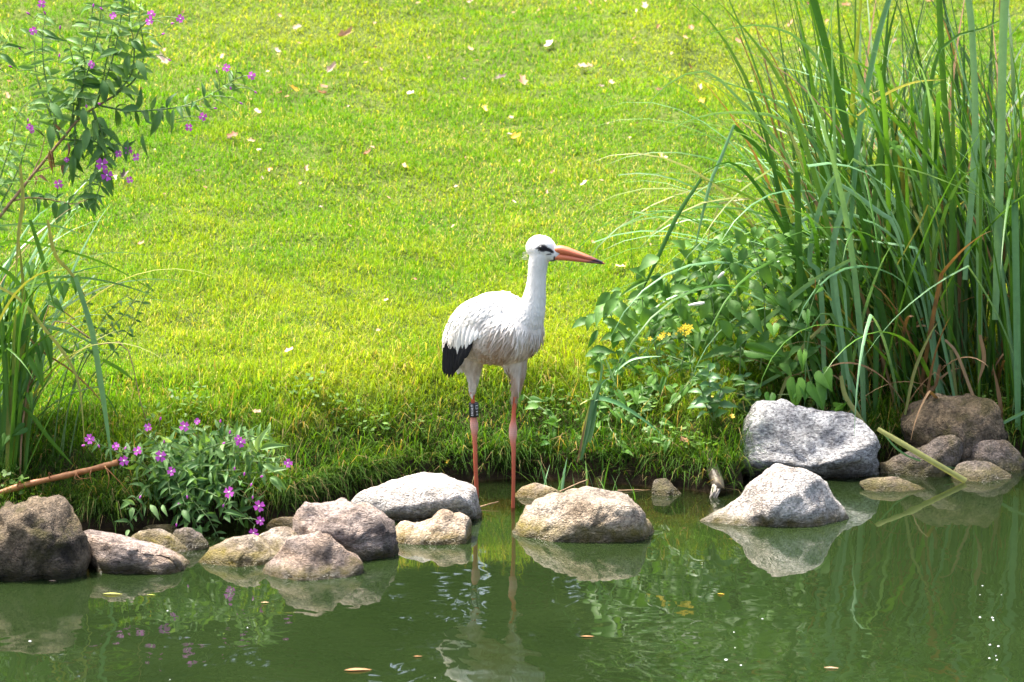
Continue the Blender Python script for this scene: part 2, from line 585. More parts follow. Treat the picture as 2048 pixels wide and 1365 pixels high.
ee = k.n('Math', operation='EXPONENT'); k.set(ee, 0, ex.outputs[0])
bm_ = k.n('MixShader'); k.set(bm_, 0, ee.outputs[0])
k.t.links.new(df.outputs[0], bm_.inputs[1]); k.t.links.new(tr.outputs[0], bm_.inputs[2])
fm = k.n('MixShader'); k.set(fm, 0, fr.outputs[0])
k.t.links.new(bm_.outputs[0], fm.inputs[1]); k.t.links.new(gl.outputs[0], fm.inputs[2])
k.t.links.new(fm.outputs[0], k.out.inputs['Surface'])
obj('water', me, k.m, kind='structure')

# ------------------------------------------------------------------ grass
nr = np.random.default_rng(11)


def blades(name, px, py, length, width, az, lean, curl, colr, mat, label, zoff=0.0, cat='grass'):
    n = len(px)
    pz = height(px, py) + zoff
    base = np.stack([px, py, pz], 1)
    ca, sa = np.cos(az), np.sin(az)
    side = np.stack([-sa, ca, np.zeros(n)], 1)
    d1 = np.stack([ca * np.sin(lean), sa * np.sin(lean), np.cos(lean)], 1)
    l2 = lean + curl
    d2 = np.stack([ca * np.sin(l2), sa * np.sin(l2), np.cos(l2)], 1)
    mid = base + d1 * (length * 0.5)[:, None]
    tip = mid + d2 * (length * 0.5)[:, None]
    w = (width * 0.5)[:, None]
    V = np.stack([base - side * w, base + side * w, mid - side * w * 0.85, mid + side * w * 0.85, tip], 1).reshape(-1, 3)
    o = np.arange(n)[:, None] * 5
    T = np.stack([o + [0, 1, 3], o + [0, 3, 2], o + [2, 3, 4]], 1).reshape(-1, 3)
    C = np.repeat(colr, 5, axis=0)
    return obj(name, big_mesh(name, V, T, C), mat, label=label, cat=cat, kind='stuff')


def lawn_points(n, dmin, dmax, marg=1.22, power=1.0):
    """points on the lawn with d metres behind the bank edge, spread wider than the view"""
    d = dmin + (dmax - dmin) * nr.random(n) ** power
    y0 = d + 0.4
    half = (14.3 + d) * 0.1285 * marg
    x = (nr.random(n) * 2 - 1) * half
    y = bank_y(x) + d
    return x, y, d


def grass_col(x, y, n):
    g1 = np.array([0.095, 0.235, 0.007]); g2 = np.array([0.27, 0.335, 0.016]); g3 = np.array([0.46, 0.41, 0.12])
    pat = vnoise(x * 0.9, y * 0.7, 21) * 0.55 + vnoise(x * 3.1, y * 2.4, 22) * 0.45
    f = np.clip((pat - 0.30) * 1.7 + (nr.random(n) - 0.5) * 0.9, 0, 1)[:, None]
    c = g1 * (1 - f) + g2 * f
    dry = (nr.random(n) < 0.05 + 0.10 * sst(0.55, 0.8, vnoise(x * 1.7, y * 1.7, 25)))[:, None]
    c = np.where(dry, g3, c)
    return c * (0.75 + 0.5 * nr.random((n, 1)))


# density falls with distance as the blades get smaller in the picture
parts = []
for (n, a, b, lo, hi, w0, w1) in [(175000, 0.30, 2.2, 0.016, 0.050, 0.0022, 0.0040), (145000, 2.2, 4.4, 0.016, 0.044, 0.0028, 0.0046),
                                  (140000, 4.4, 8.2, 0.018, 0.045, 0.0036, 0.0058)]:
    x, y, d = lawn_points(n, a, b)
    L = lo + (hi - lo) * nr.random(n) ** 1.6
    L *= 0.75 + 0.6 * vnoise(x * 5, y * 5, 31)
    wd = w0 + (w1 - w0) * nr.random(n)
    az = nr.random(n) * 2 * math.pi
    lean = np.abs(nr.normal(0.65, 0.4, n)); curl = np.abs(nr.normal(0.6, 0.5, n))
    parts.append((x, y, L, wd, az, lean, curl, grass_col(x, y, n)))
cat_ = [np.concatenate(q) for q in zip(*parts)]
blades('lawn_grass', *cat_, M['grass'], 'short bright yellow-green lawn grass covering the slope above the pond')

# long rough grass on the lip and hanging over the bank
n = 52000
x = (nr.random(n) * 2 - 1) * 2.35
d = 0.03 + 0.84 * nr.random(n) ** 1.25
y = bank_y(x) + d
L = (0.045 + 0.12 * nr.random(n) ** 2.2) * (1 - 0.45 * sst(.3, .85, d)) * (0.6 + 0.9 * vnoise(x * 4.5, y * 4.5, 51))
az = -math.pi / 2 + nr.normal(0, 1.5, n)
lean = np.clip(nr.normal(0.85, 0.45, n), 0.05, 1.7); curl = np.abs(nr.normal(0.9, 0.6, n))
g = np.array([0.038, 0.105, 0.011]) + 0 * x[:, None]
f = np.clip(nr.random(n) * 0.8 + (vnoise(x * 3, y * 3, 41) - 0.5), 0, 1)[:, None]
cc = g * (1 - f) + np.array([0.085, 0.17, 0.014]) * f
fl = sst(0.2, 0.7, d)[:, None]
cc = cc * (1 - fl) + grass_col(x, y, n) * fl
dry = (nr.random(n) < 0.10)[:, None]
cc = np.where(dry, np.array([0.30, 0.23, 0.10]), cc) * (0.7 + 0.5 * nr.random((n, 1)))
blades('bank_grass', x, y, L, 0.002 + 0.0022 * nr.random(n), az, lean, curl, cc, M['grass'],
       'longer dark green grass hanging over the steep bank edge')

# grass curtain falling over the undercut, with gaps
n = 26000
x = (nr.random(n) * 2 - 1) * 2.35
d = 0.035 + 0.10 * nr.random(n)
y = bank_y(x) + d
keep = nr.random(n) < np.clip((vnoise(x * 5.5, x * 0, 61) - 0.38) * 2.0, 0.04, 1)
x, y, d = x[keep], y[keep], d[keep]; n = len(x)
az = -math.pi / 2 + nr.normal(0, 1.1, n)
lean = np.clip(nr.normal(1.25, 0.4, n), 0.3, 2.1); curl = np.clip(nr.normal(0.9, 0.4, n), 0.1, 1.6)
L = (0.035 + 0.15 * nr.random(n) ** 2.4) * (0.5 + 1.0 * vnoise(x * 7, x * 0, 63))
f = (nr.random(n) ** 1.5)[:, None]
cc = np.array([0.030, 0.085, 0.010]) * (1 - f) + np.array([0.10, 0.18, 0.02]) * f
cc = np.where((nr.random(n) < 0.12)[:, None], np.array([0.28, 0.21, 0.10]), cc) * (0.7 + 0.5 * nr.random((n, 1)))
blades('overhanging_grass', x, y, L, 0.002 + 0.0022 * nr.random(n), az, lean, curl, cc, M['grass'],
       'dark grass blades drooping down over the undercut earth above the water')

# small broad weeds (clover, creeping leaves) in the rough strip
n = 5200
x = (nr.random(n) * 2 - 1) * 2.3
d = 0.05 + 0.5 * nr.random(n)
y = bank_y(x) + d
keep = vnoise(x * 6, y * 6, 77) > 0.66
x, y = x[keep], y[keep]; n = len(x)
z = height(x, y) + 0.03 + 0.06 * nr.random(n)
az = nr.random(n) * 6.283; tl = nr.normal(0.25, 0.3, n)
dirv = np.stack([np.cos(az) * np.cos(tl), np.sin(az) * np.cos(tl), np.sin(tl)], 1)
sd = np.stack([-np.sin(az), np.cos(az), nr.normal(0, .25, n)], 1)
L = (0.012 + 0.022 * nr.random(n))[:, None]
p = np.stack([x, y, z], 1)
V = np.stack([p, p + dirv * L * .45 + sd * L * .36, p + dirv * L, p + dirv * L * .45 - sd * L * .36], 1).reshape(-1, 3)
o_ = np.arange(n)[:, None] * 4
T = np.stack([o_ + [0, 1, 2], o_ + [0, 2, 3]], 1).reshape(-1, 3)
cc = np.array([0.06, 0.14, 0.02]) + np.array([0.07, 0.10, 0.02]) * nr.random((n, 1))
obj('bank_weeds', big_mesh('bank_weeds', V, T, np.repeat(cc, 4, 0)), M['weed'],
    label='tiny round-leaved weeds scattered through the rough bank grass', cat='weeds', kind='stuff')

# ------------------------------------------------------------------ rocks


def ray_poly(c, th, poly):
    dx, dy = math.cos(th), math.sin(th)
    best = 0
    for (x1, y1), (x2, y2) in zip(poly, poly[1:] + poly[:1]):
        ex, ey = x2 - x1, y2 - y1
        den = dx * ey - dy * ex
        if abs(den) < 1e-9:
            continue
        t = ((x1 - c[0]) * ey - (y1 - c[1]) * ex) / den
        s_ = ((x1 - c[0]) * dy - (y1 - c[1]) * dx) / den
        if t > 0 and -1e-6 <= s_ <= 1 + 1e-6:
            best = max(best, t)
    return best


def rock(label, mat, out_px, sil_v, front_v, back=0.16, front_px=None, sink=45, amp=0.012, seed=0, fc=(0.0, 0.12), fs=0.62,
         ymode=None, group=None, sharp=1.5, name='rock', cat='rock', under=0.2, cuts=13):
    """a stone whose side outline stands at the depth of its own waterline; the front face bulges to the front waterline"""
    us = [p[0] for p in out_px]
    um = (min(us) + max(us)) / 2
    Ys = W(um, sil_v).y if ymode is None else ymode[0]
    Yf = W(um, front_v).y if ymode is None else ymode[1]
    vmin = min(p[1] for p in out_px)
    vmax = max(p[1] for p in out_px)
    uc_, vc_ = um, (vmin + vmax) / 2
    poly = []
    imax = us.index(max(us))
    for i_, (u, v) in enumerate([(uc_ + (a - uc_) * 1.03, vc_ + (b - vc_) * 1.025) for a, b in out_px]):                       # lower rim goes under water / into the soil
        if i_ > imax and v > vmin + 0.62 * (vmax - vmin):
            v = v + sink * (v - (vmin + 0.62 * (vmax - vmin))) / (0.38 * (vmax - vmin) + 1e-6)
        q = P(u, v, Ys)
        poly.append((q.x, q.z))
    cx = (min(p[0] for p in poly) + max(p[0] for p in poly)) / 2
    cz = (min(p[1] for p in poly) + max(p[1] for p in poly)) / 2
    wdt = max(p[0] for p in poly) - min(p[0] for p in poly)
    hgt = max(p[1] for p in poly) - min(p[1] for p in poly)
    if front_px:
        fp = [P(u, v, Yf) for u, v in front_px]
        fpoly = [(q.x, q.z) for q in fp]
        fcx = sum(p[0] for p in fpoly) / len(fpoly)
        fcz = (min(p[1] for p in fpoly) + max(p[1] for p in fpoly)) / 2
    else:
        fcx, fcz = cx + fc[0] * wdt, cz - fc[1] * hgt
        fpoly = [((p[0] - cx) * fs + fcx, (p[1] - cz) * fs + fcz) for p in poly]
    N = 84
    rings = []
    ths = [2 * math.pi * i / N for i in range(N)]
    ro = [ray_poly((cx, cz), t, poly) for t in ths]
    rf = [ray_poly((fcx, fcz), t, fpoly) for t in ths]
    # light smoothing of the traced outline
    ro = [(ro[i - 1] + 2 * ro[i] + ro[(i + 1) % N]) / 4 for i in range(N)]
    rf = [(rf[i - 1] + 2 * rf[i] + rf[(i + 1) % N]) / 4 for i in range(N)]
    fz0 = max(p[1] for p in fpoly)
    O = [Vector((cx + math.cos(t) * r, Ys, cz + math.sin(t) * r)) for t, r in zip(ths, ro)]
    Fp = [Vector((fcx + math.cos(t) * r, Yf + 0.02 + under * (fz0 - fcz - math.sin(t) * r), fcz + math.sin(t) * r)) for t, r in zip(ths, rf)]
    C = Vector((fcx, Yf + under * (fz0 - fcz), fcz))
    for s_ in (0.2, 0.4, 0.6, 0.8, 0.92):
        rings.append([C.lerp(p, s_) + Vector((0, -0.0 + 0.02 * (s_ ** 3 - s_), 0)) for p in Fp])
    for j in range(0, 9):
        t = j / 9
        rings.append([Vector((p.x + (q.x - p.x) * t, p.y + (q.y - p.y) * t ** sharp, p.z + (q.z - p.z) * (1 - (1 - t) ** 1.15))) for p, q in zip(Fp, O)])
    rings.append(O)
    Bc = Vector((cx, Ys + back, cz - 0.15 * hgt))
    for j in range(1, 9):
        a = j / 9 * math.pi / 2
        rings.append([Vector((Bc.x + (q.x - cx) * math.cos(a), Ys + back * math.sin(a), cz + (q.z - cz) * math.cos(a) - 0.15 * hgt * (1 - math.cos(a)))) for q in O])
    V = [C - Vector((0, 0.004, 0))] + [p for r in rings for p in r] + [Bc]
    F = []
    for k_ in range(N):
        k2 = (k_ + 1) % N
        F.append((0, 1 + k2, 1 + k_))
        for r in range(len(rings) - 1):
            a, b = 1 + r * N, 1 + (r + 1) * N
            F.append((a + k_, a + k2, b + k2, b + k_))
        l = 1 + (len(rings) - 1) * N
        F.append((l + k_, l + k2, len(V) - 1))
    me = new_mesh(name, V, F)
    sz = min(1.0, max(wdt, hgt) / 0.4)
    off = Vector((seed * 3.7, seed * 1.3, seed * 2.1))
    # split faces: a few flat planes take off the roundness
    rr = random.Random(seed * 17 + 5)
    cen = Vector((cx, (Ys + Yf) / 2, cz))
    pts_ = [v.co - cen for v in me.vertices]
    for c_ in range(cuts):
        if c_ % 3 < 2:        # facets on the near face
            nn = Vector((rr.uniform(-.8, .8), rr.uniform(-1.0, -.45), rr.uniform(-.2, .9))).normalized()
            fr_ = rr.uniform(.72, .88)
        else:
            nn = Vector((rr.uniform(-1, 1), rr.uniform(-.5, .4), rr.uniform(-.2, 1))).normalized()
            fr_ = rr.uniform(.88, .96)
        sup = max(p.dot(nn) for p in pts_)
        dcut = sup * fr_
        for p in pts_:
            e = p.dot(nn) - dcut
            if e > 0:
                p -= nn * (e * 0.94)
    for v, p in zip(me.vertices, pts_):
        v.co = cen + p
    me.update()
    nrm = [v.normal.copy() for v in me.vertices]
    for v, nn in zip(me.vertices, nrm):
        p = v.co + off
        dsp = noise.fractal(p * 9, 1.0, 2.0, 4) * 1.0 + noise.fractal(p * 26, 0.8, 2.1, 4) * 0.5 - max(0, 0.22 - abs(noise.noise(p * 8 + Vector((3, 9, 4))))) * 2.2
        # broken facets: quantised cell steps
        cell = noise.cell(p * 11 + Vector((noise.noise(p * 6), noise.noise(p * 6 + Vector((5, 1, 2))), noise.noise(p * 7))) * 1.2)
        dsp += (cell - 0.5) * 0.35
        v.co += nn * (dsp * amp * sz)
    # origin at the stone's foot
    base = Vector((cx, Ys, min(p[1] for p in poly)))
    me.transform(Matrix.Translation(-base))
    me.update()
    return obj(name, me, mat, mtx=Matrix.Translation(base), label=label, cat=cat, group=group)


RING = 'stones set along the pond edge'
rock('large dark brown mossy boulder sitting in the water below the dead cane', R_BROWN,
     [(-70, 1100), (-60, 1050), (-30, 1028), (0, 1020), (25, 1018), (60, 1008), (95, 1004), (110, 1003), (120, 1014), (128, 1028), (142, 1032), (153, 1046), (163, 1062), (169, 1095), (169, 1125), (163, 1150), (140, 1162), (80, 1170), (0, 1170), (-60, 1160)],
     1150, 1166, 0.3, seed=1, amp=0.02, fs=0.8, group=RING, sharp=2.2)
rock('low grey-pink stone sloping into the water beside the brown mossy boulder', R_PINK,
     [(160, 1064), (185, 1071), (215, 1078), (245, 1085), (280, 1091), (310, 1097), (340, 1108), (365, 1120), (382, 1131), (360, 1142), (300, 1150), (240, 1155), (195, 1155), (178, 1145), (170, 1115), (163, 1090)],
     1134, 1152, 0.25, seed=2, front_px=[(200, 1105), (250, 1100), (300, 1108), (345, 1120), (365, 1132), (350, 1160), (280, 1175), (205, 1175), (192, 1130)], group=RING)
rock('small tan stone lying behind the low grey-pink stone', R_TAN,
     [(245, 1083), (270, 1073), (298, 1066), (318, 1065), (340, 1075), (360, 1091), (385, 1103), (370, 1112), (330, 1114), (260, 1112)],
     1104, 1110, 0.14, seed=3, group=RING)
rock('small grey stone half hidden under the pink-flowered bush', R_DARK,
     [(338, 1080), (350, 1063), (375, 1060), (400, 1072), (418, 1096), (415, 1108), (380, 1114), (345, 1108)],
     1098, 1104, 0.12, seed=4, group=RING)
rock('flat dark wet stone in the shallows below the bank', R_DARK,
     [(280, 1060), (300, 1052), (330, 1050), (358, 1054), (362, 1066), (330, 1072), (290, 1070)], 1066, 1070, 0.08, seed=5, amp=0.006, group=RING)
rock('brown rounded stone under the overhanging pink-flowered bush', R_TAN,
     [(403, 1122), (418, 1106), (440, 1092), (462, 1080), (482, 1074), (505, 1074), (525, 1082), (545, 1100), (560, 1120), (550, 1136), (480, 1140), (420, 1138)],
     1124, 1136, 0.18, seed=6, group=RING)
rock('small brown humped stone between the bush and the pinkish boulder', R_TAN,
     [(500, 1090), (520, 1070), (540, 1060), (560, 1055), (576, 1057), (602, 1076), (612, 1100), (600, 1122), (550, 1128), (510, 1118)],
     1112, 1122, 0.16, seed=7, group=RING)
rock('rounded pale pinkish stone, foremost beside the small humped stone', R_PINK,
     [(512, 1160), (528, 1141), (545, 1120), (562, 1103), (582, 1084), (602, 1074), (630, 1072), (655, 1077), (670, 1088), (682, 1102), (700, 1114), (720, 1132), (710, 1150), (650, 1164), (590, 1170), (540, 1166)],
     1146, 1163, 0.2, seed=8, group=RING, sharp=1.2)
rock('pale yellowish stone between the bush and the pinkish boulder', R_OCHRE,
     [(530, 1054), (545, 1041), (565, 1036), (590, 1035), (600, 1050), (590, 1064), (550, 1066)], 1058, 1062, 0.1, seed=9, amp=0.006, group=RING)
rock('blocky pinkish-brown boulder beside the flat white-topped rock', R_PINK,
     [(590, 1060), (592, 1035), (600, 1018), (625, 1013), (650, 1017), (665, 1019), (688, 1010), (712, 1009), (737, 1018), (757, 1033), (776, 1039), (785, 1055), (781, 1075), (787, 1100), (789, 1122), (740, 1132), (640, 1120), (600, 1100)],
     1108, 1124, 0.25, seed=10, amp=0.018, front_px=[(610, 1050), (650, 1045), (700, 1042), (745, 1050), (765, 1062), (768, 1100), (775, 1145), (640, 1145), (610, 1100)], group=RING)
rock('flat white-topped slab with a dark underside beside the wading stork', R_WHITE,
     [(704, 1006), (714, 994), (727, 985), (760, 976), (790, 966), (818, 956), (850, 950), (885, 950), (905, 957), (920, 968), (936, 969), (947, 978), (953, 996), (956, 1020), (962, 1036), (970, 1052), (955, 1062), (900, 1068), (820, 1070), (760, 1060), (720, 1030)],
     1034, 1054, 0.18, seed=11, amp=0.008, under=0.9, cuts=3, front_px=[(762, 1036), (800, 1020), (848, 1000), (885, 992), (912, 994), (930, 1008), (942, 1030), (952, 1054), (930, 1085), (820, 1090), (770, 1070)], group=RING, sharp=1.0)
rock('small ochre-stained stone in front of the white-topped slab', R_OCHRE,
     [(782, 1066), (798, 1050), (815, 1046), (826, 1050), (850, 1043), (874, 1034), (885, 1027), (896, 1028), (909, 1038), (920, 1030), (931, 1030), (943, 1042), (947, 1062), (945, 1088), (930, 1096), (860, 1094), (800, 1090)],
     1078, 1092, 0.12, seed=12, amp=0.011, cuts=3, fs=0.75, group=RING)
rock('large tan boulder with a pale rounded top, alone beside the stork', R_TAN,
     [(1028, 1076), (1032, 1058), (1045, 1041), (1060, 1022), (1080, 1006), (1105, 996), (1135, 990), (1170, 985), (1195, 984), (1212, 988), (1232, 989), (1257, 994), (1276, 1005), (1291, 1020), (1297, 1040), (1298, 1065), (1292, 1082), (1230, 1092), (1150, 1095), (1080, 1090), (1040, 1085)],
     1064, 1090, 0.25, seed=13, amp=0.012, front_px=[(1055, 1060), (1090, 1035), (1140, 1018), (1200, 1010), (1260, 1016), (1280, 1040), (1282, 1080), (1240, 1120), (1100, 1120), (1050, 1090)], group=RING, sharp=1.3)
rock('pointed pale stone with a low tail standing in the water below the grey boulder', R_WHITE,
     [(1385, 1060), (1400, 1046), (1420, 1035), (1450, 1022), (1475, 1007), (1490, 990), (1510, 965), (1530, 945), (1545, 937), (1562, 936), (1590, 941), (1620, 948), (1638, 958), (1653, 975), (1662, 993), (1674, 1010), (1690, 1030), (1695, 1042), (1672, 1056), (1600, 1060), (1500, 1060), (1420, 1062)],
     1042, 1056, 0.2, seed=14, amp=0.010, cuts=2, fs=0.7, fc=(0.02, 0.1), group=RING, sharp=1.2)
rock('big light grey granite boulder below the tall sedge', R_GREY,
     [(1475, 905), (1478, 885), (1488, 860), (1497, 835), (1512, 816), (1545, 811), (1580, 813), (1612, 820), (1640, 826), (1690, 830), (1717, 838), (1734, 855), (1746, 875), (1752, 900), (1747, 928), (1733, 958), (1700, 974), (1640, 972), (1550, 962), (1490, 948), (1478, 925)],
     948, 966, 0.28, seed=15, amp=0.014, under=0.7, cuts=3, front_px=[(1483, 914), (1515, 924), (1560, 931), (1610, 934), (1650, 930), (1690, 914), (1742, 896), (1744, 925), (1730, 955), (1695, 985), (1600, 990), (1500, 965)], group=RING, sharp=1.0)
yb_ = W(1900, 938).y
rock('brown rounded boulder perched on the bank under the sedge', R_BROWN,
     [(1804, 852), (1812, 835), (1835, 811), (1868, 798), (1890, 795), (1915, 800), (1940, 797), (1970, 804), (1996, 820), (2010, 842), (2003, 862), (1978, 880), (1945, 892), (1905, 892), (1865, 884), (1828, 870)],
     950, 960, 0.25, seed=16, amp=0.016, ymode=(yb_ + 0.12, yb_ - 0.05), sink=60, group=RING, fs=0.7)
rock('slanting grey-brown stone leaning at the water edge below the brown boulder', R_DARK,
     [(1755, 938), (1790, 916), (1830, 905), (1860, 890), (1880, 877), (1897, 868), (1916, 874), (1930, 885), (1933, 900), (1922, 918), (1908, 938), (1885, 955), (1830, 962), (1775, 962)],
     946, 956, 0.18, seed=17, amp=0.01, group=RING)
rock('dark mossy stone at the water edge near the bright sedge stems', R_DARK,
     [(1936, 910), (1944, 892), (1975, 884), (2012, 888), (2034, 905), (2050, 925), (2060, 945), (2010, 955), (1955, 945)],
     938, 946, 0.2, seed=18, amp=0.012, group=RING)
rock('low muddy stone half under water in front of the dark mossy stone', R_DARK,
     [(1900, 955), (1918, 932), (1945, 926), (1972, 927), (2002, 935), (2025, 952), (2000, 972), (1930, 974), (1905, 968)],
     955, 967, 0.14, seed=19, amp=0.008, group=RING)
rock('flat stone with yellow algae barely above the water near the grey boulder', R_DARK,
     [(1716, 968), (1738, 961), (1765, 957), (1790, 954), (1820, 964), (1846, 975), (1862, 986), (1840, 994), (1780, 992), (1735, 980)],
     978, 988, 0.12, seed=20, amp=0.008, group=RING)
rock('small half-sunken ochre stone just behind the tan boulder', R_OCHRE,
     [(1026, 994), (1042, 977), (1072, 968), (1095, 975), (1122, 985), (1134, 998), (1100, 1004), (1040, 1003)], 993, 1000, 0.1, seed=21, amp=0.006, group=RING)
rock('small round dark pebble at the foot of the grassy bank', R_DARK,
     [(1304, 985), (1307, 964), (1320, 953), (1338, 958), (1347, 975), (1364, 990), (1335, 998), (1310, 996)], 988, 994, 0.1, seed=22, amp=0.005, group=RING)
rock('brownish pebble in the shallows among the young grass shoots', R_TAN,
     [(1178, 968), (1188, 954), (1205, 950), (1218, 958), (1222, 972), (1200, 978)], 968, 972, 0.06, seed=23, amp=0.004, group=RING, sink=20)
rock('tan pebble at the bank foot behind the stork', R_TAN,
     [(985, 940), (992, 926), (1006, 922), (1020, 928), (1024, 942), (1005, 950)], 955, 958, 0.06, seed=24, amp=0.004, group=RING, sink=40)
rock('grey clod of stone stuck in the bank grass behind the white-topped slab', R_DARK,
     [(738, 915), (748, 902), (768, 900), (785, 908), (795, 922), (775, 930), (745, 928)], 955, 958, 0.08, seed=25, amp=0.006,
     ymode=(G(765, 915).y + 0.02, G(765, 915).y - 0.03), group=RING, sink=40)

# ------------------------------------------------------------------ the stork
SY = 0.20


def S(u, v, dy=0.0):
    return P(u, v, SY + dy)


def loft_frames(secs, sides=28):
    """secs: (point, half width across, half height)"""
    path = [s_[0] for s_ in secs]
    n = len(path)
    V, F = [], []
    for i in range(n):
        t = (path[min(i + 1, n - 1)] - path[max(i - 1, 0)]).normalized()
        side = Vector((0.66, 0.75, 0)) - t * t.dot(Vector((0.66, 0.75, 0)))
        side.normalize()
        up = side.cross(t).normalized()
        for k_ in range(sides):
            th = 2 * math.pi * k_ / sides
            V.append(path[i] + side * (math.cos(th) * secs[i][1]) + up * (math.sin(th) * secs[i][2]))
    for i in range(n - 1):
        for k_ in range(sides):
            k2 = (k_ + 1) % sides
            F.append((i * sides + k_, i * sides + k2, (i + 1) * sides + k2, (i + 1) * sides + k_))
    F.append(tuple(reversed(range(sides))))
    F.append(tuple((n - 1) * sides + k_ for k_ in range(sides)))
    return V, F


def smooth_secs(secs, n):
    pts = catmull([s_[0] for s_ in secs], n)
    L = [0]
    for a, b in zip(secs, secs[1:]):
        L.append(L[-1] + (b[0] - a[0]).length)
    out = []
    for i, p in enumerate(pts):
        s_ = L[-1] * i / (n - 1)
        out.append((p, float(np.interp(s_, L, [q[1] for q in secs])), float(np.interp(s_, L, [q[2] for q in secs]))))
    return out


body_path = [(S(899, 722, .20), .012, .012), (S(910, 708, .165), .048, .050), (S(928, 688, .12), .083, .088), (S(956, 666, .06), .112, .118),
             (S(990, 657, 0), .124, .130), (S(1020, 657, -.05), .116, .128), (S(1042, 650, -.085), .094, .108), (S(1055, 633, -.105), .058, .064), (S(1062, 622, -.112), .03, .03)]
neck_path = [(S(1030, 660, -.07), .07, .07), (S(1048, 645, -.095), .070, .072), (S(1061, 622, -.11), .052, .054), (S(1068, 600, -.118), .041, .043),
             (S(1072, 575, -.124), .034, .0355), (S(1074, 550, -.128), .0315, .033), (S(1076, 528, -.13), .034, .036), (S(1080, 508, -.132), .036, .038)]
HD = Vector((0.955, -0.27, -0.12)).normalized()


def H(u, v, off=0.0):
    return S(u, v, -.132 - (u - 1080) / 560.0 * 0.27 + off)


head_path = [(H(1056, 507), .006, .008), (H(1060, 503), .022, .026), (H(1067, 499), .032, .040), (H(1076, 496.5), .038, .047), (H(1088, 498), .037, .047),
             (H(1098, 503), .031, .040), (H(1107, 507), .024, .031), (H(1115, 508), .018, .024), (H(1121, 509), .010, .014)]
thigh_r = [(S(1018, 690, -.03), .06, .06), (S(1028, 722, -.035), .052, .052), (S(1034, 748, -.04), .029, .031), (S(1033, 770, -.045), .019, .020), (S(1029, 792, -.05), .0115, .0115), (S(1028.5, 802, -.05), .0085, .0085)]
thigh_l = [(S(950, 690, .04), .07, .065), (S(944, 720, .05), .050, .050), (S(946, 746, .055), .028, .029), (S(946, 766, .06), .017, .018), (S(945, 783, .065), .0115, .0115), (S(945.5, 792, .066), .0085, .0085)]
leg_r = [(S(1030, 770, -.046), .0078, .0078), (S(1028, 815, -.052), .0078, .0078), (S(1027, 838, -.054), .0092, .0092), (S(1026, 856, -.056), .0150, .0150), (S(1026, 870, -.056), .0160, .0155), (S(1026, 884, -.057), .0110, .0110),
         (S(1027, 900, -.058), .0085, .0085), (S(1027, 960, -.059), .0074, .0074), (S(1026, 1016, -.06), .0074, .0074), (S(1026, 1050, -.06), .008, .008)]
leg_l = [(S(945, 770, .062), .0078, .0078), (S(946, 812, .07), .0078, .0078), (S(947, 832, .075), .0105, .0105), (S(948, 846, .078), .0155, .0155), (S(949, 858, .08), .0150, .015), (S(949, 872, .083), .0100, .0100),
         (S(950, 890, .086), .0085, .0085), (S(952, 950, .098), .0082, .0082), (S(954, 997, .108), .0080, .0080), (S(955, 1030, .108), .008, .008)]
wing = [(S(1012, 618, -.10), .012, .03), (S(990, 628, -.095), .030, .060), (S(962, 640, -.075), .036, .080), (S(934, 662, -.02), .036, .078), (S(914, 690, .035), .024, .050), (S(905, 712, .065), .008, .018)]
toes = []
for (fu, fv, fy) in ((1026, 1047, -.06), (955, 1028, .108)):
    c = S(fu, fv, fy)
    for a in (-0.9, -0.25, 0.4, 2.6):
        q = c + Vector((math.cos(a - 0.6), math.sin(a - 0.6), 0)) * (0.075 if a < 1 else 0.03) + Vector((0, 0, -0.012))
        toes.append([(c, .007, .007), (c.lerp(q, .5) + Vector((0, 0, .002)), .006, .006), (q, .003, .003)])
V, F = [], []
for secs, n in ((body_path, 26), (neck_path, 20), (head_path, 18), (thigh_r, 14), (thigh_l, 14), (leg_r, 34), (leg_l, 34), (wing, 18)) + tuple((t_, 6) for t_ in toes):
    v_, f_ = loft_frames(smooth_secs(secs, n), 26 if secs in (body_path, neck_path, head_path, wing) else 16)
    o_ = len(V)
    V += v_
    F += [tuple(i + o_ for i in f) for f in f_]
tmp = obj('stork_build', new_mesh('stork_build', V, F))
mod = tmp.modifiers.new('r', 'REMESH'); mod.mode = 'VOXEL'; mod.voxel_size = 0.0034; mod.use_smooth_shade = True
mod = tmp.modifiers.new('s', 'SMOOTH'); mod.factor = 0.5; mod.iterations = 6
dg = bpy.context.evaluated_depsgraph_get()
body_me = bpy.data.meshes.new_from_object(tmp.evaluated_get(dg))
bpy.data.objects.remove(tmp, do_unlink=True)
body_me.name = 'stork_body'
nv = len(body_me.vertices)
co = np.empty(nv * 3, np.float32); body_me.vertices.foreach_get('co', co); co = co.reshape(-1, 3)
nm = np.empty(nv * 3, np.float32); body_me.vertices.foreach_get('normal', nm); nm = nm.reshape(-1, 3)


def seg_near(pts, pth):
    best = np.full(len(pts), 9.0); tan = np.zeros((len(pts), 3)); idx = np.zeros(len(pts))
    for i in range(len(pth) - 1):
        a = np.array(pth[i]); b = np.array(pth[i + 1]); ab = b - a
        t = np.clip(((pts - a) @ ab) / (ab @ ab), 0, 1)
        dd = np.linalg.norm(pts - (a + t[:, None] * ab), axis=1)
        m = dd < best
        best[m] = dd[m]; tan[m] = ab / np.linalg.norm(ab); idx[m] = i + t[m]
    return best, tan, idx


LEGTOP_R, LEGTOP_L = S(1029, 794, -.05), S(945, 784, .065)


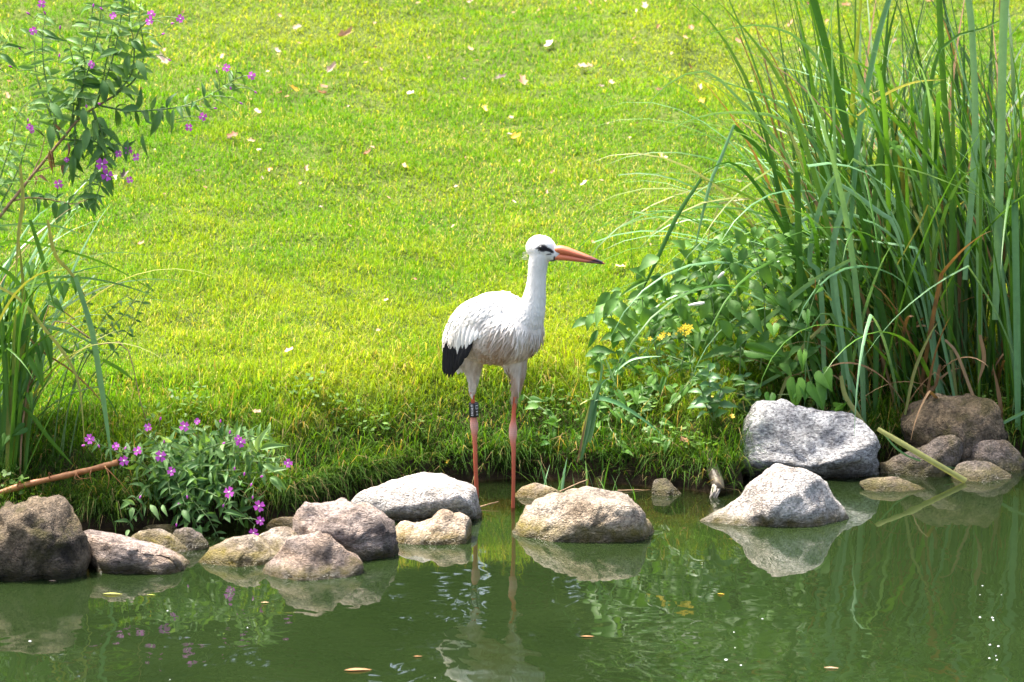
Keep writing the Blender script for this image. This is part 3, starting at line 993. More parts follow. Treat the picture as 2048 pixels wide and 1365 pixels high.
def stork_col(pts):
    """plumage and skin colours at points of the body, breast shade included"""
    n = len(pts)
    white = np.array([0.80, 0.78, 0.735])
    c = np.tile(white, (n, 1))
    # soiled buff breast and belly of the young bird, with body shade painted in
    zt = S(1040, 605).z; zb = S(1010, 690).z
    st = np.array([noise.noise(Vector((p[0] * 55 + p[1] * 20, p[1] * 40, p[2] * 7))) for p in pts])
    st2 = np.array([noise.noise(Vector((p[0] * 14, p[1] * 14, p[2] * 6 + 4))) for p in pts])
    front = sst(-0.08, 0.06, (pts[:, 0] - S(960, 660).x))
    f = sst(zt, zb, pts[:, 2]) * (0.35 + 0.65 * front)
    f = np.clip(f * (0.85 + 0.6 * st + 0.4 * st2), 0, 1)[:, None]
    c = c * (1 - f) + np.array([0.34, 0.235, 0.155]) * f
    # cream nape
    dn = np.linalg.norm(pts - np.array(H(1054, 512)), axis=1)
    f = (0.35 * np.exp(-(dn / 0.03) ** 2))[:, None]
    c = c * (1 - f) + np.array([0.62, 0.55, 0.40]) * f
    # black skin round the eye, running to the bill, and the gape line
    for side in (0, 1):
        for (u, v, ru, rv, ang, amt) in ((1085, 494, .0165, .0125, 0, 1), (1094, 496.5, .015, .0075, -.3, 1), (1102, 500.5, .012, .006, -.6, .95), (1074, 494.5, .006, .003, 0.2, .7), (1098, 507, .010, .003, 0.1, .75), (1109, 517, .004, .011, 0, .8), (1104, 521, .010, .003, .2, .7)):
            q = np.array(H(u, v))
            dx = pts[:, 0] - q[0]; dz = pts[:, 2] - q[2]
            ca, sa = math.cos(ang), math.sin(ang)
            r = ((dx * ca + dz * sa) / ru) ** 2 + ((-dx * sa + dz * ca) / rv) ** 2
            hd = (np.linalg.norm(pts - np.array(H(1090, 500)), axis=1) < 0.09)
            ff = (amt * np.clip(1.35 - r, 0, 1) ** 0.7 * hd)[:, None]
            c = c * (1 - ff) + np.array([0.012, 0.012, 0.016]) * ff
    # bare red legs with pale scaly joints
    for top, pth, joint in ((LEGTOP_R, leg_r, S(1026, 864, -.056)), (LEGTOP_L, leg_l, S(948, 852, .078))):
        dd, _, _ = seg_near(pts, [q[0] for q in pth])
        on = (dd < 0.024) & (pts[:, 2] < top.z + 0.006 * st)
        dj = (pts[:, 2] - joint.z)
        jf = np.exp(-(dj / 0.035) ** 2) * 0.85 + 0.18 * np.clip(-dj / 0.1, 0, 1) * np.exp(-np.clip(-dj - .06, 0, 1) / .06)
        jf = np.clip(jf + 0.12 * np.sin(pts[:, 2] * 900) * np.exp(-(dj / 0.03) ** 2), 0, 1)[:, None]
        lc = np.array([0.50, 0.115, 0.055]) * (1 - jf) + np.array([0.56, 0.33, 0.28]) * jf
        lc = lc * (1 + 0.25 * st[:, None])
        c = np.where(on[:, None], lc, c)
    low = pts[:, 2] < -0.03
    c[low] = np.array([0.4, 0.1, 0.05])
    return c


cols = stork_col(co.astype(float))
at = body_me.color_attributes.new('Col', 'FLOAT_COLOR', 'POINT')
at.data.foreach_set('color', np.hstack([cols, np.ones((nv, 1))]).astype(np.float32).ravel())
k = NT('stork_plumage')
ca_ = k.n('Attribute', attribute_name='Col').outputs['Color']
mp = k.n('Mapping'); k.set(mp, 'Vector', k.pos()); mp.inputs['Scale'].default_value = (1, 1, 0.22)
fz = k.noise(110, 4, mp.outputs[0], 0.6)
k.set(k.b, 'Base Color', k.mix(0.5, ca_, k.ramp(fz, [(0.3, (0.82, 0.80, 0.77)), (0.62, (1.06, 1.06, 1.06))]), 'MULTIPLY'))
k.b.inputs['Roughness'].default_value = 0.75
k.b.inputs['Specular IOR Level'].default_value = 0.2
k.set(k.b, 'Normal', k.bump(fz, 0.35, 0.004))
M['plumage'] = k.m
feet = (S(1026, 1016, -.06) + S(954, 997, .108)) / 2
stork_base = Vector((feet.x, feet.y, -0.05))
stork = empty('stork', stork_base, label='white stork with orange-red bill and legs wading at the pond edge', cat='bird')
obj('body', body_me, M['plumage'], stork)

# loose contour feathers over the body, lying towards tail and belly
allp = [q[0] for q in body_path]
polyc = np.empty(len(body_me.polygons) * 3, np.float32); body_me.polygons.foreach_get('center', polyc); polyc = polyc.reshape(-1, 3).astype(float)
polyn = np.empty(len(body_me.polygons) * 3, np.float32); body_me.polygons.foreach_get('normal', polyn); polyn = polyn.reshape(-1, 3).astype(float)
legd = np.minimum(seg_near(polyc, [q[0] for q in leg_r])[0], seg_near(polyc, [q[0] for q in leg_l])[0])
ok = (polyc[:, 2] > LEGTOP_R.z - 0.004) & ~((legd < 0.013) & (polyc[:, 2] < LEGTOP_L.z))
hdist = np.linalg.norm(polyc - np.array(H(1098, 503)), axis=1)
ok &= hdist > 0.043
cand = np.nonzero(ok)[0]
pick = nr.choice(cand, 5200, replace=False)
pc, pn = polyc[pick], polyn[pick]
bd, bt, bi = seg_near(pc, [q[0] for q in body_path])
nd_, nt_, ni = seg_near(pc, [q[0] for q in neck_path[2:]])
isneck = (nd_ < bd) | (pc[:, 2] > S(1060, 600).z)
nb = sst(S(1060, 665).z, S(1060, 585).z, pc[:, 2])[:, None]
nb = np.maximum(nb, 0.0) * (pc[:, 0] > S(1028, 0).x)[:, None]
flow = (-nt_) * nb + (-bt * 0.75 + np.array([0, 0, -0.75])) * (1 - nb)
low_ = sst(S(1000, 690).z, S(1000, 730).z, pc[:, 2])[:, None]
flow = flow * (1 - low_) + np.array([-0.05, 0.1, -1.0]) * low_
flow += nr.normal(0, 0.16, flow.shape)
flow -= pn * (flow * pn).sum(1)[:, None]
flow /= np.linalg.norm(flow, axis=1)[:, None] + 1e-9
sidev = np.cross(pn, flow)
chest = sst(S(1060, 610).z, S(1060, 660).z, pc[:, 2]) * (pc[:, 0] > S(985, 0).x)
ishead = pc[:, 2] > S(0, 545).z
nb1 = nb[:, 0]
Ln = np.where(ishead, 0.010, 0.026 - 0.008 * nb1) * (0.7 + 0.6 * nr.random(len(pc))) * (1 + 0.7 * chest * (1 - nb1 * .5))
Wd = np.where(ishead, 0.0028, 0.0085 - 0.0045 * nb1) * (0.7 + 0.6 * nr.random(len(pc))) * (1 - 0.45 * chest)
lift = ((0.02 + 0.06 * nr.random(len(pc)) ** 2) * (1 - .65 * chest))[:, None] * np.where(ishead, 1.6, 1.0)[:, None]
Lc, Wc = Ln[:, None], Wd[:, None]
p0 = pc - pn * 0.0015
p1 = pc + flow * Lc * 0.5 + pn * Lc * lift * 0.6 + pn * 0.0006
p2 = pc + flow * Lc + pn * Lc * lift
V = np.stack([p0 - sidev * Wc * .3, p0 + sidev * Wc * .3, p1 - sidev * Wc * .5, p1 + pn * Wc * .12, p1 + sidev * Wc * .5, p2], 1).reshape(-1, 3)
o_ = np.arange(len(pc))[:, None] * 6
T = np.stack([o_ + [0, 1, 3], o_ + [0, 3, 2], o_ + [1, 4, 3], o_ + [2, 3, 5], o_ + [3, 4, 5]], 1).reshape(-1, 3)
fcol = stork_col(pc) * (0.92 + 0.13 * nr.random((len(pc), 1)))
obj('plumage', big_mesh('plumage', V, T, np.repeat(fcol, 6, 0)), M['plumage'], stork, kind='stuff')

# bill
k = NT('bill')
posn = k.pos()
sep = k.n('SeparateXYZ'); k.set(sep, 0, posn)
tipx = H(1209, 527).x; basex = H(1112, 505).x
tf = k.n('MapRange'); k.set(tf, 'Value', sep.outputs['X']); tf.inputs['From Min'].default_value = basex; tf.inputs['From Max'].default_value = tipx
mp = k.n('Mapping'); k.set(mp, 'Vector', posn); mp.inputs['Scale'].default_value = (9, 9, 120); mp.inputs['Rotation'].default_value = (0, rad(13), 0)
stn = k.noise(1.0, 4, mp.outputs[0], 0.6)
ad = k.n('Math', operation='MULTIPLY_ADD'); k.set(ad, 0, stn); ad.inputs[1].default_value = 0.9; k.set(ad, 2, tf.outputs[0])
bc = k.ramp(ad.outputs[0], [(0.0, (0.58, 0.13, 0.045)), (0.55, (0.62, 0.17, 0.07)), (0.99, (0.50, 0.14, 0.07)), (1.0, (0.5, 0.14, 0.07))])
dk = k.n('MapRange'); k.set(dk, 'Value', ad.outputs[0]); dk.inputs['From Min'].default_value = 1.08; dk.inputs['From Max'].default_value = 1.26
tipf = k.n('MapRange'); k.set(tipf, 'Value', tf.outputs[0]); tipf.inputs['From Min'].default_value = 1.0; tipf.inputs['From Max'].default_value = 0.95
dm = k.n('Math', operation='MULTIPLY'); k.set(dm, 0, dk.outputs[0]); k.set(dm, 1, tipf.outputs[0])
k.set(k.b, 'Base Color', k.mix(dm.outputs[0], bc, (0.03, 0.02, 0.03, 1)))
k.b.inputs['Roughness'].default_value = 0.38
M['bill'] = k.m
mid = [(1102, 508, .018, .017), (1112, 507, .0185, .025), (1121, 506, .018, .0275), (1135, 508.5, .0155, .0245), (1150, 512, .0132, .0205), (1170, 517, .010, .0155), (1188, 521.5, .007, .0105), (1200, 525, .0045, .0065), (1207, 527.3, .0025, .0032), (1211, 528.8, .0008, .001)]
up_s = [(H(u, v) + Vector((0, 0, hb * .42)), wa, hb * .58) for u, v, wa, hb in mid]
lo_s = [(H(u, v) - Vector((0, 0, hb * .52)), wa * .9, hb * .47) for u, v, wa, hb in mid[:-1]] + [(H(1208, 528.6), .0008, .001)]
for nm_, secs in (('upper_bill', up_s), ('lower_bill', lo_s)):
    v_, f_ = loft_frames(smooth_secs(secs, 26), 20)
    obj(nm_, new_mesh(nm_, v_, f_), M['bill'], stork)
# nostril slit
k = NT('nostril'); k.b.inputs['Base Color'].default_value = (0.10, 0.03, 0.03, 1); k.b.inputs['Roughness'].default_value = 0.6
# eyes
k = NT('eye'); k.b.inputs['Base Color'].default_value = (0.008, 0.008, 0.010, 1); k.b.inputs['Roughness'].default_value = 0.08
perp = Vector((HD.y, -HD.x, 0)).normalized()
if perp.y > 0: perp = -perp


def sphere_mesh(name, r, seg=16, rings=10, sc=(1, 1, 1)):
    bm = bmesh.new()
    bmesh.ops.create_uvsphere(bm, u_segments=seg, v_segments=rings, radius=r)
    bmesh.ops.scale(bm, vec=sc, verts=bm.verts)
    me = bpy.data.meshes.new(name)
    bm.to_mesh(me); bm.free()
    me.polygons.foreach_set('use_smooth', [True] * len(me.polygons))
    return me


eye_me = sphere_mesh('eye', 0.0075)
for sgn in (1, -1):
    c = H(1085, 494) + perp * (0.0335 * sgn)
    obj('eye', eye_me, k.m, stork, Matrix.Translation(c))

# black flight feathers, white covert tips and tail
k = NT('black_feather')
mp = k.n('Mapping'); k.set(mp, 'Vector', k.pos()); mp.inputs['Scale'].default_value = (1, 1, 0.2)
k.set(k.b, 'Base Color', k.ramp(k.noise(160, 3, mp.outputs[0]), [(0.3, (0.004, 0.004, 0.006)), (0.7, (0.011, 0.012, 0.016))]))
k.b.inputs['Roughness'].default_value = 0.7
k.b.inputs['Specular IOR Level'].default_value = 0.2
M['black'] = k.m
k = NT('white_feather')
k.set(k.b, 'Base Color', k.ramp(k.noise(90, 3, k.pos()), [(0.3, (0.70, 0.68, 0.64)), (0.7, (0.82, 0.81, 0.78))]))
k.b.inputs['Roughness'].default_value = 0.7
M['wfeather'] = k.m


def feather(name, pts, w, mat, fold=0.18, tipw=0.35):
    path = catmull(pts, 11)
    ws = [w * (0.45 + 0.55 * min(1, i / 3)) * (1 if i < 8 else (1, 0.88, 0.62, 0.12)[i - 7]) for i in range(11)]
    side = Vector((0.75, -0.55, 0.2))
    return obj(name, ribbon(name, path, ws, side, fold), mat, stork)


prim = [((904, 650, .03), (896, 690, .06), (893, 725, .075), (889, 747, .085)), ((906, 655, .02), (899, 695, .05), (897, 728, .065), (893, 750, .075)),
        ((910, 665, .01), (904, 700, .035), (901, 730, .05), (899, 753, .06)), ((914, 675, .0), (909, 705, .02), (907, 728, .035), (905, 752, .05)),
        ((922, 682, -.03), (914, 705, -.01), (911, 725, .01), (910, 744, .03)), ((930, 684, -.05), (923, 705, -.035), (917, 722, -.02), (913, 739, 0)),
        ((938, 682, -.07), (931, 700, -.06), (924, 714, -.045), (918, 731, -.02)), ((946, 678, -.085), (941, 689, -.08), (934, 702, -.066), (928, 715, -.05)),
        ((900, 645, .05), (894, 680, .08), (891, 715, .10), (887, 741, .11))]
for a in prim:
    feather('primary_feather', [S(q[0] - 1.5, q[1] + 3 * (j_ > 1), q[2] - .004) for j_, q in enumerate(a)], 0.025, M['black'])
for a in (((1068, 688, -.10), (1066, 700, -.10), (1060, 715, -.09)), ((1072, 680, -.095), (1070, 692, -.095), (1065, 706, -.09))):
    feather('primary_feather', [S(a[0][0], a[0][1], a[0][2] + .06), S(a[1][0] + 1, a[1][1], a[1][2] + .05), S(a[2][0] + 1, a[2][1], a[2][2] + .05)], 0.016, M['black'])
cov = [((912, 640, -.02), (906, 668, .0), (908, 700, .02)), ((918, 640, -.04), (912, 672, -.02), (913, 708, -.002)), ((925, 642, -.06), (919, 676, -.045), (919, 712, -.022)),
       ((932, 648, -.075), (926, 676, -.065), (925, 700, -.05)), ((940, 650, -.09), (934, 676, -.085), (931, 698, -.075)), ((949, 650, -.10), (943, 672, -.10), (938, 690, -.092)),
       ((957, 650, -.108), (952, 668, -.11), (948, 682, -.105)), ((907, 640, .0), (900, 665, .03), (901, 690, .045)), ((922, 665, -.055), (915, 690, -.03), (917, 716, -.015)),
       ((966, 652, -.112), (960, 666, -.115), (957, 678, -.112))]
for a in cov:
    feather('covert_feather', [S(*q) for q in a], 0.019, M['wfeather'], fold=0.3)
for a in (((925, 715, .12), (919, 735, .13), (915, 749, .13)), ((932, 718, .11), (926, 736, .12), (923, 747, .12)), ((920, 712, .14), (913, 732, .15), (909, 746, .15))):
    feather('tail_feather', [S(*q) for q in a], 0.022, M['wfeather'])
# tuft at the nape
for i in range(7):
    b = H(1056, 505 + i * 2.4, rng.uniform(-.015, .015))
    feather('nape_feather', [b, b + Vector((-.010, 0, .001)), b + Vector((-.019 - .006 * rng.random(), 0, -.004 + .006 * rng.random()))], 0.004, M['wfeather'])

# leg ring with its engraved marks
rc0, rc1 = S(947.5, 806, .069), S(948, 833, .076)
V, F = tube_data([rc0, rc0.lerp(rc1, .04), rc0.lerp(rc1, .96), rc1], [.0165, .0178, .0178, .0165], 28)
k = NT('ring_black'); k.b.inputs['Base Color'].default_value = (0.015, 0.016, 0.02, 1); k.b.inputs['Roughness'].default_value = 0.35
ringo = obj('leg_ring', new_mesh('leg_ring', V, F), k.m, stork, label='black leg ring with white engraved characters')
k = NT('ring_mark'); k.b.inputs['Base Color'].default_value = (0.75, 0.76, 0.78, 1); k.b.inputs['Roughness'].default_value = 0.5
ax = (rc1 - rc0).normalized()


def ring_strip(a0, a1, s0, s1):
    V = []
    for s_ in (s0, s1):
        for q in range(5):
            a = a0 + (a1 - a0) * q / 4
            r = Vector((math.sin(a), -math.cos(a), 0))
            V.append(rc0.lerp(rc1, s_) + r * 0.0182)
    return V, [(q, q + 1, q + 6, q + 5) for q in range(4)]


V, F = [], []
# letters turned along the leg: short strokes, twice repeated columns
strokes = []
for s0 in (0.10, 0.22, 0.34, 0.46):            # E-like and L-like glyph rows
    strokes += [(-0.62, -0.12, s0, s0 + 0.035)]
strokes += [(-0.62, -0.54, 0.10, 0.24), (-0.30, -0.22, 0.34, 0.48), (-0.62, -0.12, 0.60, 0.64), (-0.62, -0.12, 0.74, 0.78), (-0.40, -0.32, 0.62, 0.76), (-0.62, -0.12, 0.86, 0.90),
            (0.45, 0.95, 0.12, 0.17), (0.40, 0.48, 0.12, 0.42), (0.88, 0.96, 0.12, 0.42), (0.45, 0.95, 0.38, 0.43), (0.45, 0.95, 0.56, 0.61), (0.64, 0.72, 0.58, 0.86), (0.45, 0.95, 0.82, 0.87)]
for st_ in strokes:
    v_, f_ = ring_strip(*st_)
    o_ = len(V); V += v_; F += [tuple(i + o_ for i in f) for f in f_]
obj('ring_lettering', new_mesh('ring_lettering', V, F), k.m, ringo)

# ------------------------------------------------------------------ leaf templates


def lance_mesh(name, droop, fold=0.16, peak=0.38, serr=0.0, seg=8):
    V, F = [], []
    for i in range(seg + 1):
        x = i / seg
        w = 0.5 * (math.sin(math.pi * min(1, x / (2 * peak))) if x < peak else math.cos(math.pi / 2 * (x - peak) / (1 - peak)) ** 0.9)
        w = max(w, 0.02)
        if serr and 0 < i < seg:
            w *= 1 + serr * (1 if i % 2 else -1)
        z = 0.10 * math.sin(math.pi * x) - droop * x * x
        V += [(x, -w, z + fold * w * 0.6), (x, 0, z - 0.012), (x, w, z + fold * w * 0.6)]
    for i in range(seg):
        for k_ in range(2):
            F.append((i * 3 + k_, i * 3 + k_ + 1, i * 3 + 4 + k_, i * 3 + 3 + k_))
    return new_mesh(name, V, F)


def arrow_mesh(name, droop):
    half = [(-0.16, 0.10, 0.30), (-0.04, 0.06, 0.46), (0.12, 0.0, 0.50), (0.34, 0.0, 0.40), (0.58, 0.0, 0.25), (0.8, 0.0, 0.11), (1.0, 0.0, 0.004)]
    V, F = [], []
    for sgn in (-1, 1):
        o_ = len(V)
        for (x, wi, wo) in half:
            z = lambda y: 0.10 * abs(y) - droop * max(0, x) ** 2 + 0.05 * math.sin(3 * x)
            V += [(x, sgn * wi, z(wi) - 0.02), (x, sgn * (wi + wo) / 2, z((wi + wo) / 2) + 0.02), (x, sgn * wo, z(wo))]
        for i in range(len(half) - 1):
            for k_ in range(2):
                f = (o_ + i * 3 + k_, o_ + i * 3 + k_ + 1, o_ + i * 3 + 4 + k_, o_ + i * 3 + 3 + k_)
                F.append(f if sgn > 0 else f[::-1])
    return new_mesh(name, V, F)


def tmpl(fn, mat, *variants):
    out = []
    for v_ in variants:
        me = fn('leaf', *v_) if isinstance(v_, tuple) else fn('leaf', v_)
        me.materials.append(M[mat])
        out.append(me)
    return out


LV = ((0.05,), (0.25, 0.22), (0.45, 0.3))
T_WIL = tmpl(lance_mesh, 'willow', *LV)
T_WILL = tmpl(lance_mesh, 'willow_light', *LV)
T_BROAD = tmpl(lance_mesh, 'broad', (0.1, 0.2, 0.36, 0.05), (0.3, 0.25, 0.33, 0.05), (0.5, 0.3, 0.36, 0.06))
T_NET = tmpl(lance_mesh, 'nettle', (0.1, 0.2, 0.33, 0.09), (0.3, 0.25, 0.3, 0.09), (0.2, 0.3, 0.36, 0.1))
T_BIND = tmpl(arrow_mesh, 'bind', 0.05, 0.25, 0.12)


def R3(s_):
    return Vector((rng.uniform(-s_, s_), rng.uniform(-s_, s_), rng.uniform(-s_, s_)))


def put_leaf(parent, T_, b, t, w, nh=None, name='leaf'):
    nh = nh or (Vector((0, -0.6, 0.75)) + R3(0.45))
    return obj(name, rng.choice(T_), None, parent, leaf_mtx(b, t, w, nh))


# four-petalled willowherb flower, facing +Z, radius about 1
def petal_mesh():
    V = [(0.10, -0.06, 0), (0.10, 0.06, 0), (0.55, -0.40, 0.16), (0.55, 0.0, 0.10), (0.55, 0.40, 0.16), (0.92, -0.46, 0.20), (0.88, 0, 0.15), (0.92, 0.46, 0.20), (1.02, -0.24, 0.2), (1.02, 0.24, 0.2)]
    F = [(0, 1, 3), (0, 3, 2), (1, 4, 3), (2, 3, 6, 5), (3, 4, 7, 6), (5, 6, 8), (6, 7, 9)]
    me = new_mesh('petal', V, F)
    me.materials.append(M['petal'])
    return me


PETAL = petal_mesh()
V, F = tube_data([Vector((0, 0, -0.9)), Vector((0, 0, -0.3)), Vector((0, 0, 0.02)), Vector((0, 0, 0.12)), Vector((0, 0, 0.5))], [.10, .12, .20, .12, .04], 8)
FCENT = new_mesh('flower_centre', V, F); FCENT.materials.append(M['flower_white'])
V, F = tube_data([Vector((0, 0, z)) for z in (-1.6, -0.3, 0, 0.35, 0.75, 1.05, 1.2)], [.05, .07, .13, .24, .22, .13, .02], 8)
BUD = new_mesh('bud', V, F)
BUD.materials.append(M['stem_green']); BUD.materials.append(M['petal'])
for p_ in BUD.polygons:
    p_.material_index = 1 if p_.center.z > 0.25 else 0


def face_mtx(p, n, s_):
    n = Vector(n).normalized()
    q = n.to_track_quat('Z', 'Y') @ Euler((0, 0, rng.uniform(0, 1.57))).to_quaternion()
    return Matrix.Translation(p) @ q.to_matrix().to_4x4() @ Matrix.Scale(s_, 4)


def flower(parent, p, n, s_):
    Mf = face_mtx(p, n, s_)
    f = obj('flower', FCENT, None, parent, Mf)
    for i in range(4):
        obj('petal', PETAL, None, f, Mf @ Matrix.Rotation(i * math.pi / 2, 4, 'Z') @ Matrix.Rotation(rng.uniform(-.2, .2), 4, 'Y'))


def bud(parent, p, n, s_):
    obj('bud', BUD, None, parent, face_mtx(p, n, s_))


def stem_leaves(parent, pts3, T_, step=0.05, L=(0.05, 0.085), wf=0.26, droop=0.5, start=0.1, n=40):
    path = catmull(pts3, n)
    tot = sum((b - a).length for a, b in zip(path, path[1:]))
    s_ = start * tot
    ang = rng.uniform(0, 6.28)
    while s_ < tot:
        i = min(n - 2, int(s_ / tot * (n - 1)))
        p = path[i]; t = (path[i + 1] - path[i]).normalized()
        a = t.orthogonal().normalized(); b = t.cross(a)
        sc = 1 - 0.45 * s_ / tot
        for sg in (0, math.pi):
            dr = a * math.cos(ang + sg) + b * math.sin(ang + sg) + t * 0.35 + Vector((0, 0, -droop * rng.uniform(0, 1)))
            dr.normalize()
            ln = rng.uniform(*L) * sc
            nh = Vector((0, -0.75, 0.55)) + R3(0.55)
            put_leaf(parent, T_, p, p + dr * ln, ln * wf * rng.uniform(.85, 1.2), nh)
        ang += 1.57 + rng.uniform(-.4, .4)
        s_ += step * rng.uniform(.75, 1.3)


def stalks(parent, nodes, pts):
    for p in pts:
        q = min(nodes, key=lambda a: (a - p).length + (0.06 if a.z > p.z + .01 else 0))
        if (q - p).length < .22:
            m_ = q.lerp(p, .55) + Vector((0, 0, .3 * (p - q).length * .3)) + R3(.004)
            obj('flower_stalk', tube('flower_stalk', [q, m_, p], .0017, .0011, 6, 5), M['stem_green'], parent)


# ------------------------------------------------------------------ tall willowherb leaning in at the upper left
YW = 0.15


def Q(u, v, y=0.0, Y0=None):
    return P(u, v, (YW if Y0 is None else Y0) + y)


b0 = Q(-215, 900, 0.05)
b0.z = gz(b0.x, b0.y) - 0.02
wil = empty('willowherb', b0, label='tall willowherb with small pink flowers on a leaning brown stem', cat='plant')
main = [b0, Q(-160, 680), Q(-80, 530), Q(0, 432), Q(70, 345), Q(120, 285), Q(155, 240), Q(190, 215, .02), Q(225, 195, .03)]
obj('stem', tube('stem', main, .010, .004, 26, 7, .0015), M['stem_brown'], wil)
branches = [([(155, 240), (165, 180), (185, 110), (200, 40), (205, -20)], 0), ([(190, 215), (215, 150), (232, 90), (245, 20), (250, -30)], .03), ([(225, 195), (262, 150), (268, 90), (258, 30), (262, -20)], .0),
            ([(120, 285), (105, 215), (90, 150), (85, 90), (90, 30)], .05), ([(200, 212), (260, 222), (320, 220), (370, 212), (420, 190), (460, 165), (490, 152)], -.03),
            ([(128, 279), (180, 283), (235, 290), (260, 300)], -.05), ([(70, 345), (100, 335), (130, 330)], -.02), ([(25, 402), (60, 396), (100, 400), (125, 405), (150, 408), (185, 395)], -.04),
            ([(65, 348), (80, 315), (90, 275)], .02), ([(150, 250), (150, 290), (140, 330), (148, 360)], -.06), ([(185, 220), (205, 270), (210, 330), (195, 390), (188, 420)], -.08),
            ([(-60, 515), (-20, 420), (5, 340), (25, 280), (35, 230), (60, 200)], .06), ([(-90, 545), (-70, 300), (-30, 150), (10, 90), (25, 50)], .08), ([(140, 262), (150, 190), (148, 140), (140, 90)], -.03),
            ([(300, 40), (278, 60), (262, 110)], 0)]
extra = []
for j_ in (0, 1, 2, 3, 11, 13, 10, 12):
    bp, dy = branches[j_]
    sx, sy = rng.uniform(14, 30) * rng.choice((-1, 1)), rng.uniform(-10, 25)
    extra.append(([bp[0]] + [(u + sx * min(1, q / 2), v + sy * min(1, q / 2)) for q, (u, v) in enumerate(bp) if q], dy + rng.uniform(.02, .12)))
branches += extra
wnodes = []
for i, (bp, dy) in enumerate(branches):
    pts = [Q(u, v, dy * (j / max(1, len(bp) - 1))) for j, (u, v) in enumerate(bp)]
    brown = i in (6, 8)
    wnodes += catmull(pts, 14)
    obj('branch', tube('branch', pts, .0042 if not brown else .003, .0014, 16, 6, .001), M['stem_brown' if brown or i == 7 else 'stem_green'], wil)
    if brown or i == 14:
        continue
    stem_leaves(wil, pts, T_WIL if i in (4, 5, 7, 9, 10) else (T_WILL if i in (3, 11, 12) or i > 14 else T_WIL + T_WILL), 0.03, (0.065, 0.105), 0.28, 0.7, 0.12)
# the larger dark hanging leaves, picked one by one
for (u1, v1, u2, v2, w) in [(205, 160, 212, 205, 17), (100, 205, 128, 243, 16), (166, 215, 172, 260, 15), (100, 250, 103, 300, 17), (176, 255, 168, 305, 17), (170, 280, 146, 330, 19), (178, 270, 182, 310, 15),
                            (258, 110, 250, 155, 14), (272, 120, 294, 160, 16), (320, 222, 303, 270, 16), (347, 217, 342, 268, 8), (278, 215, 240, 222, 15), (195, 235, 216, 257, 12), (255, 280, 250, 322, 13),
                            (285, 268, 290, 310, 8), (148, 305, 143, 368, 14), (190, 345, 178, 370, 10), (205, 340, 222, 388, 17), (180, 390, 190, 430, 14), (135, 405, 112, 448, 17), (160, 395, 200, 390, 12),
                            (255, 105, 240, 80, 12), (262, 82, 293, 108, 13), (235, 100, 200, 112, 14), (85, 60, 118, 78, 9), (88, 75, 130, 80, 9), (150, 47, 176, 47, 6), (300, 80, 325, 95, 8), (10, 92, 42, 92, 7), (0, 110, 32, 130, 12)]:
    put_leaf(wil, T_WIL, Q(u1, v1, -.05), Q(u2, v2, -.09), w / 560 * 1.05, Vector((rng.uniform(-.3, .3), -0.9, 0.35)))
for (u, v, s_) in [(83, 8, 8), (66, 62, 8), (303, 28, 8), (299, 43, 8), (361, 38, 8), (204, 329, 12), (214, 351, 11), (117, 368, 9), (184, 129, 8), (59, 255, 7), (64, 261, 6), (257, 301, 8), (237, 308, 7), (273, 315, 8),
                   (259, 360, 7), (453, 136, 8), (503, 152, 8), (406, 234, 8), (378, 255, 8), (226, 32, 7), (133, 320, 5)]:
    stalks(wil, wnodes, [Q(u, v, -.068)])
    flower(wil, Q(u, v, -.07), (rng.uniform(-.6, .6), -1, rng.uniform(-.2, .5)), s_ * 1.05 / 560)
for (u, v, dx, dz) in [(60, 30, -.6, .5), (92, 30, -.3, .6), (206, 21, -.6, .6), (186, 16, .2, 1), (340, 48, 1, .2), (322, 70, 1, .4), (335, 118, 1, -.5), (507, 182, .9, -.6), (478, 205, .9, -.4), (426, 217, 1, 0), (460, 172, .3, -1), (434, 148, -.1, 1),
                       (172, 208, .2, -1), (194, 206, .8, -.3), (2, 140, -.6, .6), (25, 136, -.7, .5), (42, 100, -.6, .7), (118, 116, .2, .9), (120, 60, .1, 1), (55, 245, .2, .8)]:
    stalks(wil, wnodes, [Q(u, v, -.06) - Vector((dx, -.3, dz)).normalized() * .02])
    bud(wil, Q(u, v, -.06), (dx, -.3, dz), .014)
for (a, bq) in [((460, 165), (503, 152)), ((450, 170), (453, 138)), ((470, 178), (507, 182)), ((455, 195), (478, 205)), ((430, 198), (475, 232)), ((440, 180), (434, 120)), ((470, 160), (478, 125)), ((350, 240), (410, 235)), ((352, 245), (415, 246)), ((320, 72), (361, 40)), ((310, 112), (335, 118)), ((10, 148), (45, 172))]:
    p0, p1 = Q(*a, -.05), Q(*bq, -.06)
    obj('flower_stalk', tube('flower_stalk', [p0, p0.lerp(p1, .5) + Vector((0, 0, .008)), p1], .0016, .001, 6, 5), M['stem_green'], wil)
# shrivelled brown leaves on the old stem
LEAFD = lance_mesh('leaf', 0.4, 0.8); LEAFD.materials.append(M['sedge_dead'])
for (u1, v1, u2, v2, w) in [(100, 300, 104, 345, 9), (104, 302, 108, 335, 6), (128, 330, 124, 345, 8), (134, 285, 138, 320, 4), (75, 355, 95, 360, 8), (70, 352, 72, 372, 4), (118, 262, 112, 250, 7)]:
    put_leaf(wil, [LEAFD], Q(u1, v1, -.03), Q(u2, v2, -.05), w / 560, name='withered_leaf')

